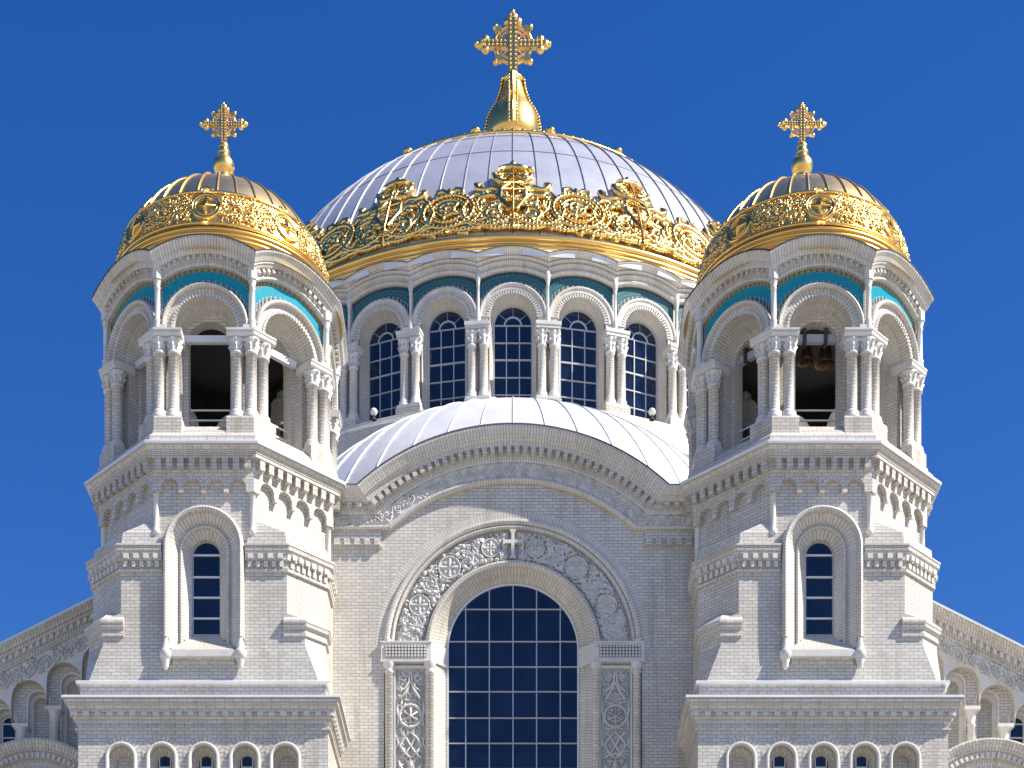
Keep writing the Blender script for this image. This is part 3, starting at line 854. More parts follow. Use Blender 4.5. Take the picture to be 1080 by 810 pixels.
# ---- west gable front -----------------------------------------------------
FY = 2.70
def gable():
    CZ, CA = 24.80, 25.27
    AJ = radians(47.5)
    gr = lambda R: 5.53 + (R - 5.62) * 0.847
    def curve(R, ww, n=36, ext=5.75):
        R = gr(R)
        c = [(-ext, ww, CZ + R * sin(AJ))]
        for i in range(n + 1):
            a = pi - AJ - (pi - 2 * AJ) * i / n
            c.append((R * cos(a), ww, CZ + R * sin(a)))
        c.append((ext, ww, CZ + R * sin(AJ)))
        return c
    mb = MB(); mb.frame(0, 0, FY)
    # wall with the great arch opening
    RO = 3.98
    RT = gr(5.66)
    hj = CZ + RT * sin(AJ)
    def top(u):
        R = RT
        x = R * cos(AJ)
        return CZ + sqrt(R * R - u * u) if abs(u) < x else hj
    us = sorted(set([-RO * cos(pi * i / 40) for i in range(41)] + [-RT * cos(AJ), RT * cos(AJ)]))
    mb.strip(us, lambda u: CA + sqrt(max(0, RO * RO - u * u)), top, 0, BRICK)
    for s in (-1, 1):
        mb.face([(s * RO, 0, 0), (s * 5.75, 0, 0), (s * 5.75, 0, hj), (s * RO, 0, hj)], BRICK)
    mb.archring(0, CA, [(4.24, 0.004), (3.985, 0.004)], BRICKV, n=48)
    # field of the arch (behind the relief) and the splayed reveal
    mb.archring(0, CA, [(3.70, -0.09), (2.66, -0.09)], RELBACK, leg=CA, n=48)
    mb.archring(0, CA, [(2.50, 0.0), (2.10, -0.46, 0.17), (2.05, -0.46, 0.17), (2.05, -0.56, 0.17)], BRICKV, leg=CA, n=48)
    mb.M = None
    wall = mb.build('gable_front', cath)
    # sides and top behind
    mb = MB(); mb.frame(0, 0, FY)
    # mouldings
    P = [(5.62, 0.0), (5.62, 0.09), (5.66, 0.15), (5.72, 0.18), (5.79, 0.17), (5.84, 0.11), (5.86, 0.09)]
    mb.sweep([curve(R, w_) for R, w_ in P], BRICKV)
    P = [(5.86, 0.09), (6.34, 0.09)]
    mb.sweep([curve(R, w_) for R, w_ in P], STONE)
    P = [(6.34, 0.09), (6.34, 0.15), (6.42, 0.17), (6.42, 0.15), (6.56, 0.15), (6.56, 0.20), (6.80, 0.20), (6.80, 0.38), (6.92, 0.40), (6.96, 0.40), (7.02, 0.46), (7.02, 0.50), (7.20, 0.58), (7.30, 0.64), (7.38, 0.65)]
    mb.sweep([curve(R, w_) for R, w_ in P], BRICKV)
    P = [(7.381, 0.66), (7.43, 0.66), (7.44, 0.60), (7.46, -0.55), (6.0, -0.56)]
    mb.sweep([curve(R, w_) for R, w_ in P], SEAM)
    # dentils
    RD0, RD1 = gr(6.57), gr(6.795)
    n = 38
    radial_dentils(mb, 0, CZ, RD0, RD1, 0.20, 0.37, n, BRICKV, AJ, pi - AJ, 0.55)
    for s in (-1, 1):
        for i in range(4):
            u = s * (4.72 + i * 0.30); mb.box(u - 0.08, u + 0.08, 0.20, 0.37, CZ + RD0 * sin(AJ), CZ + RD1 * sin(AJ), BRICK)
        # small dentilled string at the foot of the arch
        u0, u1 = (4.04, 5.75) if s > 0 else (-5.75, -4.04)
        mb.box(u0, u1, 0.003, 0.09, 28.62, 28.86, BRICK)
        mb.box(u0, u1, 0.003, 0.05, 28.36, 28.62, BRICK)
        for i in range(5):
            u = s * (4.18 + i * 0.31); mb.box(u - 0.085, u + 0.085, 0.05, 0.14, 28.40, 28.60, BRICK)
    mb.M = None
    mb.build('gable_cornice', wall)
    # carved vine frieze
    mb = MB(); mb.frame(0, 0, FY)
    rng = random.Random(3)
    RF = gr(6.10)
    Lc = RF * (pi - 2 * AJ)
    def mp(s, t):
        # s from -Lh..Lh along path
        ss = s - (Lc + 2.6) / 2
        R = gr(5.88) + t
        if abs(ss) <= Lc / 2:
            a = pi / 2 - ss / RF
            return (R * cos(a), 0.10, CZ + R * sin(a))
        e = abs(ss) - Lc / 2
        return ((1 if ss > 0 else -1) * (R * cos(AJ) + e), 0.10, CZ + R * sin(AJ))
    put(mb, vine(Lc + 2.6, 0.37, 0.42, 0.032, rng, 8), mp, RELIEF)
    mb.M = None
    mb.build('vine_frieze', wall)
    # great arch rolls
    mb = MB(); mb.frame(0, 0, FY)
    lg = CA - 25.40
    out1 = [(3.98, 0.0), (3.98, 0.05), (3.945, 0.09), (3.885, 0.10), (3.83, 0.08), (3.80, 0.05), (3.79, 0.0)]
    out2 = [(3.79, 0.0), (3.775, 0.05), (3.73, 0.07), (3.685, 0.05), (3.67, 0.0), (3.665, -0.09)]
    inn = [(2.70, -0.09), (2.70, 0.04), (2.675, 0.09), (2.61, 0.11), (2.545, 0.09), (2.51, 0.04), (2.50, 0.0)]
    for p in (out1, out2, inn): mb.archring(0, CA, p, BRICKV, leg=0.0, n=56, a0=pi, a1=0)
    for s in (-1, 1):      # ringed feet of the rolls on the impost
        for R, r in ((3.86, 0.15), (2.60, 0.13)):
            mb.M = None
            mb.lathe([(r, 25.38), (r + 0.02, 25.42), (r - 0.02, 25.46), (r + 0.01, 25.50), (r - 0.03, 25.54)], STONE, 12, s * R, FY + 0.03)
            mb.frame(0, 0, FY)
    mb.M = None
    mb.build('arch_moulding', wall)
    # imposts
    mb = MB(); mb.frame(0, 0, FY)
    zi0, zi1 = 24.82, 25.40
    for s in (-1, 1):
        mb = MB(); mb.frame(0, 0, FY)
        a, b = sorted((s * 2.52, s * 4.06))
        mb.box(a, b, -0.1, 0.10, zi0 + 0.06, zi1, STONE)
        mb.box(a - 0.02, b + 0.02, -0.1, 0.125, zi0, zi0 + 0.058, STONE)
        mb.box(a - 0.02, b + 0.02, -0.1, 0.125, zi1 + 0.002, zi1 + 0.05, STONE)
        # block along the reveal
        mb.face([(s * 2.518, 0.09, zi0 + 0.03), (s * 2.518, 0.09, zi1 + 0.03), (s * 2.02, -0.45, zi1 + 0.03), (s * 2.02, -0.45, zi0 + 0.03)], STONE)
        mb.face([(s * 2.518, 0.09, zi0 + 0.03), (s * 2.02, -0.45, zi0 + 0.03), (s * 2.4, -0.45, zi0 + 0.03)], STONE)
        # lattice field: dark plate under raised squares
        x0, x1 = sorted((s * 2.66, s * 3.94))
        mb.box(x0, x1, 0.10, 0.104, zi0 + 0.13, zi1 - 0.06, LATBACK)
        for i in range(13):
            for j in range(4):
                u = x0 + (x1 - x0) * (i + 0.5) / 13; v = zi0 + 0.13 + (zi1 - zi0 - 0.19) * (j + 0.5) / 4
                mb.box(u - 0.033, u + 0.033, 0.104, 0.135, v - 0.033, v + 0.033, STONE)
        mb.M = None
        mb.build('impost_block', wall)
    # jamb colonnettes
    for s in (-1, 1):
        for R, r in ((3.82, 0.125), (2.56, 0.12)):
            mb = MB()
            x = s * R
            mb.lathe([(r, 0.3), (r, 24.50)], BRICK, 14, x, FY + 0.02)
            mb.lathe([(r, 24.50), (r + 0.04, 24.54), (r, 24.58), (r + 0.02, 24.64), (r + 0.06, 24.72), (r + 0.07, 24.815)], STONE, 14, x, FY + 0.02)
            mb.build('jamb_column', wall)
    # jamb outer brick strips
    # relief panels beside the window
    rng = random.Random(8)
    for s in (-1, 1):
        mb = MB(); mb.frame(0, 0, FY)
        xc = s * 3.16; W = 0.88; z0, z1 = 15.0, 24.72
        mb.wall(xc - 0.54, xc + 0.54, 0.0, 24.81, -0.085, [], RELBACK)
        for x0, x1, v0, v1 in ((xc - 0.52, xc - 0.46, z0, z1), (xc + 0.46, xc + 0.52, z0, z1), (xc - 0.46, xc + 0.46, z1 - 0.06, z1 + 0.02)):
            mb.box(x0, x1, -0.085, 0.0, v0, v1, STONE)
        # stack of motifs over a ground of leaves
        for j in range(230):
            x, y = rng.uniform(0.02, 0.40), rng.uniform(z0 + 0.1, z1 - 0.1)
            lf = leaf(x, y, rng.uniform(0, 6.28), rng.uniform(0.12, 0.24), rng.choice((-1.2, 1.2)))
            for sx in (-1, 1): mb.tube([(xc + sx * min(0.44, max(-0.0, p)), -0.07, q) for p, q in lf], [0.015, 0.035, 0.04, 0.028, 0.01], RELIEF, n=4)
        z = z1 - 0.25
        def mirror(pts, rad):
            for sx in (-1, 1): mb.tube([(xc + sx * x, -0.045, y) for x, y in pts], rad, RELIEF, n=5)
        kind = 0
        while z > z0 + 1.2:
            if kind % 3 == 0:
                mirror(spiral(0.20, z - 0.1, 0.13, 0.03, 1.4, pi, -1, 16), 0.032)
                mirror([(0.02, z + 0.1), (0.05, z - 0.2), (0.15, z - 0.4), (0.3, z - 0.5), (0.4, z - 0.4)], [0.03, 0.04, 0.05, 0.045, 0.02])
                mirror([(0.0, z - 0.2), (0.1, z - 0.45), (0.3, z - 0.75), (0.38, z - 0.62)], [0.02, 0.05, 0.06, 0.02])
                z -= 0.85
            elif kind % 3 == 1:
                cz_ = z - 0.42
                mb.tube([(xc + 0.34 * cos(2 * pi * i / 24), -0.045, cz_ + 0.34 * sin(2 * pi * i / 24)) for i in range(25)], 0.045, RELIEF, n=5)
                for a in range(6):
                    mb.tube([(xc, -0.03, cz_), (xc + 0.25 * cos(a * pi / 3 + pi / 6), -0.03, cz_ + 0.25 * sin(a * pi / 3 + pi / 6))], [0.02, 0.04], RELIEF, n=5)
                mirror([(0.40, cz_ + 0.42), (0.42, cz_ + 0.2), (0.36, cz_ - 0.1), (0.42, cz_ - 0.35)], [0.02, 0.05, 0.04, 0.03])
                z -= 0.92
            else:
                mirror([(0.0, z), (0.2, z - 0.18), (0.34, z - 0.4), (0.2, z - 0.62), (0.0, z - 0.8)], [0.03, 0.05, 0.05, 0.05, 0.03])
                mirror([(0.3, z), (0.12, z - 0.2), (0.0, z - 0.42), (0.12, z - 0.6), (0.32, z - 0.8)], [0.04, 0.035, 0.04, 0.035, 0.05])
                mirror([(0.44, z - 0.15), (0.38, z - 0.3), (0.44, z - 0.5)], [0.02, 0.05, 0.02])
                mirror([(0.05, z - 0.95), (0.08, z - 1.15), (0.2, z - 1.2), (0.33, z - 1.05), (0.36, z - 0.85)], [0.04, 0.05, 0.055, 0.05, 0.02])
                mb.tube([(xc, 0.0, z - 0.85), (xc, 0.02, z - 1.0), (xc, 0.0, z - 1.2)], [0.03, 0.08, 0.04], RELIEF, n=6)
                z -= 1.32
            kind += 1
        mb.M = None
        mb.build('relief_panel', wall)
    # arch relief with medallions and cross
    mb = MB(); mb.frame(0, 0, FY)
    R0, R1 = 2.74, 3.62
    def mpa(a, t): return lambda s, y: None
    Rm = (R0 + R1) / 2
    L = Rm * pi
    def mp(s, t):
        a = pi - s / Rm; R = R0 + t
        return (R * cos(a), -0.05, CA + R * sin(a))
    rng = random.Random(21)
    meds = [(25, 0.34), (52, 0.36), (77.5, 0.30), (102.5, 0.30), (128, 0.36), (155, 0.34)]
    H = R1 - R0
    def clear(pts):
        for s, t in pts:
            x, _, z = mp(s, t)
            for d, r in meds:
                mx, mz = Rm * cos(radians(d)), CA + Rm * sin(radians(d))
                if (x - mx) ** 2 + (z - mz) ** 2 < (r + 0.02) ** 2: return False
            if abs(x) < 0.17 and z > CA + R0 + 0.05: return False
        return True
    # mirrored halves
    half = L / 2
    pats = vine(half, H * 0.96, 0.62, 0.055, rng, 10)
    pats += [([(s + half * 0, t) for s, t in p], r) for p, r in vine(half, H * 0.55, 0.36, 0.042, rng, 7)]
    pats += [([(s, t + H * 0.45) for s, t in p], r) for p, r in vine(half, H * 0.5, 0.38, 0.042, rng, 7)]
    for pts, rad in pats:
        keep = []; kr = []
        for i, p in enumerate(pts):
            if clear([p]): keep.append(p); kr.append(rad[i] if isinstance(rad, list) else rad)
            else:
                if len(keep) > 1:
                    for f in (lambda s: s, lambda s: L - s): mb.tube([mp(f(s), t + 0.02) for s, t in keep], list(kr), RELIEF, n=5)
                keep, kr = [], []
        if len(keep) > 1:
            for f in (lambda s: s, lambda s: L - s): mb.tube([mp(f(s), t + 0.02) for s, t in keep], list(kr), RELIEF, n=5)
    for j in range(420):
        lf = leaf(rng.uniform(0.05, half), rng.uniform(0.05, H - 0.05), rng.uniform(0, 6.28), rng.uniform(0.12, 0.24), rng.choice((-1.3, 1.3)))
        lf = [(x, min(H - 0.03, max(0.03, y))) for x, y in lf]
        if clear(lf):
            for f in (lambda s: s, lambda s: L - s): mb.tube([mp(f(x), y) for x, y in lf], [0.015, 0.04, 0.045, 0.03, 0.01], RELIEF, n=4)
    for d, r in meds:
        mx, mz = Rm * cos(radians(d)), CA + Rm * sin(radians(d))
        mb.archring(mx, mz, [(r, -0.09), (r, -0.02), (r - 0.02, 0.0), (r - 0.05, -0.005), (r - 0.06, -0.04), (0.001, -0.03)], RELIEF, n=28, a0=2 * pi, a1=0)
        for a in range(4):
            aa = a * pi / 2
            for sg_ in (-1, 1):
                e = [(0.0, 0.0), (0.05, sg_ * 0.03), (r - 0.08, sg_ * 0.085), (r - 0.08, 0.0)]
                mb.face([(mx + p * cos(aa) - q * sin(aa), 0.005 if q == 0 else -0.03, mz + p * sin(aa) + q * cos(aa)) for p, q in e], RELIEF)
            mb.ball((mx + (r - 0.17) * cos(aa + pi / 4), -0.04, mz + (r - 0.17) * sin(aa + pi / 4)), 0.055, RELIEF, 6, 4)
    # latin cross at the crown
    zt = CA + R1 - 0.02; zb = CA + R0 + 0.05
    for u0, u1, v0, v1 in ((-0.05, 0.05, zb, zt), (-0.27, -0.05, zt - 0.38, zt - 0.28), (0.05, 0.27, zt - 0.38, zt - 0.28)):
        mb.box(u0, u1, -0.03, 0.08, v0, v1, STONE)
    for u, v, dw, dh in ((0, zb, 0.09, 0.03), (0, zt, 0.09, 0.03), (-0.28, zt - 0.33, 0.025, 0.09), (0.28, zt - 0.33, 0.025, 0.09)):
        mb.box(u - dw, u + dw, -0.03, 0.085, v - dh, v + dh, STONE)
    mb.M = None
    mb.build('arch_relief', wall)
    # great window
    mb = MB(); WY = FY + 0.52
    mb.frame(0, 0, WY)
    cw = CA + 0.17
    n = 40
    mb.face([(-2.06, 0, 0.5), (2.06, 0, 0.5), (2.06, 0, cw + 0.0)] + [(2.06 * cos(pi * i / n), 0, cw + 2.06 * sin(pi * i / n)) for i in range(1, n)] + [(-2.06, 0, cw)], GLASS)
    hb = 0.017
    for i in range(-2, 3):
        x = i * 0.735
        mb.box(x - hb, x + hb, 0.004, 0.05, 0.6, cw + sqrt(2.03 ** 2 - x * x), FRAME)
    zs = [zw(p, 3.2) for p in (643, 677, 703.7, 729.8, 757.6, 784.3)]
    while zs[-1] > 2: zs.append(zs[-1] - 0.79)
    for z in zs:
        x = 2.03 if z < cw else sqrt(2.03 ** 2 - (z - cw) ** 2)
        mb.box(-x, x, 0.004, 0.046, z - hb, z + hb, FRAME)
    mb.archring(0, cw, [(2.06, 0.004), (2.06, 0.06), (2.0, 0.06), (2.0, 0.004)], WPAINT, leg=cw - 0.5, n=40)
    mb.M = None
    mb.build('window', wall)
gable()

# ---- nave body behind and half dome ---------------------------------------
mb = MB()
mb.box(-11.5, 11.5, 7.2, 60, 0, 29.5, BRICK)
mb.box(-12.5, 12.5, 20, 51, 29.503, 38, BRICK)
mb.build('nave_block', cath)

mb = MB()
EC = (0, 19.6, 30.2); EA, EB, EZ = 11.5, 10.9, 10.9
step = radians(7.2)
def ell(ph, b, k=1.0):
    return (EC[0] + EA * k * cos(b) * sin(ph), EC[1] - EB * k * cos(b) * cos(ph), EC[2] + EZ * k * sin(b))
nb = 28
for i in range(-14, 14):
    for j in range(3):
        a, b = step * (i + j / 3), step * (i + (j + 1) / 3)
        for k in range(nb):
            t0, t1 = pi / 2 * k / nb, pi / 2 * (k + 1) / nb
            mb.face([ell(a, t0), ell(b, t0), ell(b, t1), ell(a, t1)][: 4 if k < nb - 1 else 3], FLASH, None, True)
mb.lathe([(10.7, 28.0), (10.7, 30.0), (11.0, 30.1), (11.0, 30.25), (10.8, 30.3)], BRICK, 48, EC[0], EC[1], a0=pi, a1=2 * pi, smooth=False)
hd = mb.build('half_dome_roof', cath)
mb = MB()
for i in range(-13, 14):
    ph = step * i
    mb.tube([ell(ph, 1.5 * k / 28, 1.001) for k in range(29)], 0.032, FLASH, n=4, smooth=False)
mb.build('roof_seams', hd)

# ---- drum ------------------------------------------------------------------
DC = (0, 35.6)
NB = 32; TB = tan(pi / NB)
def drum():
    ZS = 43.1
    mb = MB()
    # base ledge
    mb.lathe([(14.2, 43.2), (15.05, 43.08), (15.10, 42.75), (16.0, 42.35), (16.05, 42.2), (16.05, 41.4), (15.8, 41.2), (15.8, 29)], BRICK, 128, DC[0], DC[1], smooth=False)
    mb.lathe([(14.0, 43.0), (14.0, 49.4)], BRICK, 32, DC[0], DC[1], a0=0.35, a1=pi - 0.35, smooth=False)
    K = list(range(-7, 8))
    CVD = 46.92
    hb = 14.4 * TB
    for k in K:
        mb.frame(k * 2 * pi / NB, *DC)
        mb.wall(-hb, hb, ZS, 46.6, 14.4, [], BRICK) if False else None
        for s in (-1, 1):
            mb.face([(s * 0.97, 14.4, ZS), (s * hb, 14.4, ZS), (s * hb, 14.4, CVD), (s * 0.97, 14.4, CVD)], BRICK)
        us = [-hb + 2 * hb * i / 30 for i in range(31)]
        mb.strip(us, lambda u: CVD + sqrt(max(0, 1.36 ** 2 - u * u)), lambda u: 45.88 + sqrt(3.02 ** 2 - u * u), 14.4, BRICK)
        mb.archring(0, CVD, [(1.42, 14.38), (1.43, 14.60), (1.41, 14.645), (1.36, 14.66), (1.31, 14.645), (1.29, 14.61), (1.15, 14.62)], BRICKV, n=20)
        mb.archring(0, CVD, [(1.15, 14.62), (1.13, 14.56), (0.97, 14.56)], BRICKV, n=20)
        mb.archring(0, CVD, [(0.97, 14.56), (0.96, 14.38), (0.84, 14.06), (0.82, 14.06), (0.82, 13.9)], BRICKV, leg=CVD - ZS, n=20)
        radial_dentils(mb, 0, CVD, 0.985, 1.12, 14.565, 14.62, 30, STONE, 0, pi)
        mb.face([(-0.97, 14.5, ZS), (0.97, 14.5, ZS), (0.82, 13.95, 43.3), (-0.82, 13.95, 43.3)], STONE)
    mb.M = None
    body = mb.build('drum', cath)
    # windows
    mb = MB(); mb.frame(0)
    mb.wall(-0.83, 0.83, 43.1, 47.8, 13.97, [], GLASS)
    t = 0.02
    for x in (-0.27, 0.27): mb.box(x - t, x + t, 13.975, 14.03, 43.2, 46.92, FRAME)
    for i in range(6): mb.box(-0.82, 0.82, 13.975, 14.025, 43.3 + i * 0.72, 43.3 + i * 0.72 + 2 * t * (1.0 if i != 3 else 1.6), FRAME)
    mb.archring(0, CVD, [(0.83, 13.975), (0.83, 14.05), (0.76, 14.05), (0.76, 13.975)], FRAME, leg=3.7, n=24)
    mb.archring(0, CVD, [(0.38, 13.975), (0.38, 14.03), (0.32, 14.03), (0.32, 13.975)], FRAME, n=16)
    for a in (40, 90, 140):
        a = radians(a)
        mb.tube([(0.35 * cos(a), 14.0, CVD + 0.35 * sin(a)), (0.80 * cos(a), 14.0, CVD + 0.80 * sin(a))], 0.022, FRAME, n=4)
    mb.M = None
    w0 = mb.build('window', body); w0.location = (DC[0], DC[1], 0)
    for k in range(-4, 5):
        if k: dup(w0, body, rz=k * 2 * pi / NB)
    # majolica
    mb = MB(); mb.frame(0)
    us = [-1.36 + 2.72 * i / 40 for i in range(41)]
    mb.strip(us, lambda u: CVD + sqrt(max(0, 1.43 ** 2 - u * u)), lambda u: 45.88 + sqrt(3.0 ** 2 - u * u), 14.44, MAJ2, uvs=lambda u: asin(max(-1, min(1, u / 1.4))) * 1.5)
    mb.M = None
    m0 = mb.build('majolica_panel', body, 'dark teal majolica panel above a drum window'); m0.location = (*DC, 0)
    for k in range(-4, 5):
        if k: dup(m0, body, rz=k * 2 * pi / NB)
    # columns in pairs on the bay lines
    mb = MB()
    r = 0.18
    mb.lathe([(0.25, 43.5), (0.26, 43.58), (0.21, 43.62), (0.235, 43.70), (0.20, 43.76), (r, 43.8)], STONE, 14)
    mb.lathe([(r, 43.8), (r * 0.94, 45.60)], BRICK, 14)
    mb.lathe([(r * 0.94, 45.60), (0.21, 45.64), (0.21, 45.70), (0.17, 45.74), (0.20, 45.9), (0.25, 46.18), (0.27, 46.28), (0.0, 46.285)], STONE, 14)
    for j in range(8):
        a = j * pi / 4
        mb.tube([(0.18 * cos(a), 0.18 * sin(a), 45.76), (0.22 * cos(a), 0.22 * sin(a), 45.92), (0.275 * cos(a), 0.275 * sin(a), 46.02), (0.275 * cos(a), 0.275 * sin(a), 45.97)], [0.035, 0.045, 0.04, 0.015], STONE, n=5)
        if j % 2: mb.ball((0.28 * cos(a), 0.28 * sin(a), 46.20), 0.065, STONE, 6, 4)
        else: mb.ball((0.24 * cos(a), 0.24 * sin(a), 46.17), 0.05, STONE, 6, 4)
    c0 = None
    for k in range(-5, 5):
        ph = (k + 0.5) * 2 * pi / NB
        for s in (-0.25, 0.25):
            x = DC[0] + cos(ph) * s + sin(ph) * 14.72; y = DC[1] + sin(ph) * s - cos(ph) * 14.72
            if c0 is None: c0 = mb.build('column', body); c0.location = (x, y, 0)
            else: dup(c0, body, (x, y, 0))
    # pedestal, impost, colonnette on bay lines
    mb = MB(); mb.frame(0)
    mb.box(-0.54, 0.54, 14.35, 15.02, 43.06, 43.38, BRICK); mb.box(-0.50, 0.50, 14.35, 14.98, 43.38, 43.50, STONE)
    mb2 = MB(); mb2.frame(0)
    mb2.box(-0.50, 0.50, 14.35, 15.0, 46.29, 46.42, STONE); mb2.box(-0.53, 0.53, 14.35, 15.03, 46.422, 46.56, STONE)
    mb2.box(-0.40, 0.40, 14.3, 14.62, 46.5605, 46.93, STONE)
    mb3 = MB()
    mb3.lathe([(0.12, 46.56), (0.13, 46.66), (0.11, 46.72), (0.12, 46.86), (0.11, 47.06), (0.08, 47.16), (0.09, 47.24), (0.06, 47.32), (0.055, 48.2), (0.08, 48.24), (0.06, 48.28), (0.10, 48.42), (0.11, 48.9), (0.0, 48.92)], STONE, 10, 0, -14.66)
    for m, nm in ((mb, 'pedestal'), (mb2, 'impost_block'), (mb3, 'colonnette')):
        m.M = None
        o0 = m.build(nm, body); o0.location = (*DC, 0); o0.rotation_euler = (0, 0, 0.5 * 2 * pi / NB)
        for k in (-5, -4, -3, -2, -1, 1, 2, 3, 4): dup(o0, body, rz=(k + 0.5) * 2 * pi / NB)
    # scalloped crown
    mb = MB()
    prof = [(3.0, 14.42), (3.0, 14.56), (3.04, 14.62), (3.10, 14.64), (3.15, 14.60), (3.18, 14.56), (3.22, 14.60), (3.25, 14.68), (3.31, 14.71), (3.36, 14.68), (3.38, 14.64), (3.42, 14.72), (3.47, 14.77), (3.50, 14.74), (3.52, 14.72), (3.56, 14.82), (3.62, 14.90), (3.68, 14.97), (3.72, 14.98)]
    for k in K:
        mb.frame(k * 2 * pi / NB, *DC)
        for pr, mat in ((prof, BRICKV), ([(3.721, 14.99), (3.745, 14.99), (3.75, 14.92), (3.76, 14.2)], TIMBER)):
            n = 16
            cs = []
            for Rr, ww in pr:
                ul = ww * TB
                cs.append([(ul * (-1 + 2 * i / n), ww, 45.88 + sqrt(Rr * Rr - (ul * (-1 + 2 * i / n)) ** 2)) for i in range(n + 1)])
            mb.sweep(cs, mat)
    mb.M = None
    mb.build('crown_cornice', body)
    mb = MB()
    for k in range(NB):      # folded white flashing in the valleys behind the scallops
        a0_ = 2 * pi * (k + 0.5) / NB; d = 2 * pi / NB
        def P(a, r, z): return (DC[0] + r * sin(a), DC[1] - r * cos(a), z)
        mb.face([P(a0_ - 0.5 * d, 14.7, 49.5), P(a0_ + 0.5 * d, 14.7, 49.5), P(a0_ + 0.5 * d, 14.7, 49.66), P(a0_ - 0.5 * d, 14.7, 49.66)], FLASH)
        for sd_ in (-1, 1):
            mb.face([P(a0_, 15.03, 49.40), P(a0_ + sd_ * 0.36 * d, 14.95, 49.58), P(a0_ + sd_ * 0.40 * d, 14.72, 49.60), P(a0_, 14.72, 49.66)], FLASH)
            mb.face([P(a0_, 15.03, 49.40), P(a0_ + sd_ * 0.36 * d, 14.95, 49.58), P(a0_ + sd_ * 0.38 * d, 14.9, 49.3), P(a0_, 15.0, 49.2)], FLASH)
    mb.build('eaves_flashing', body)
drum()

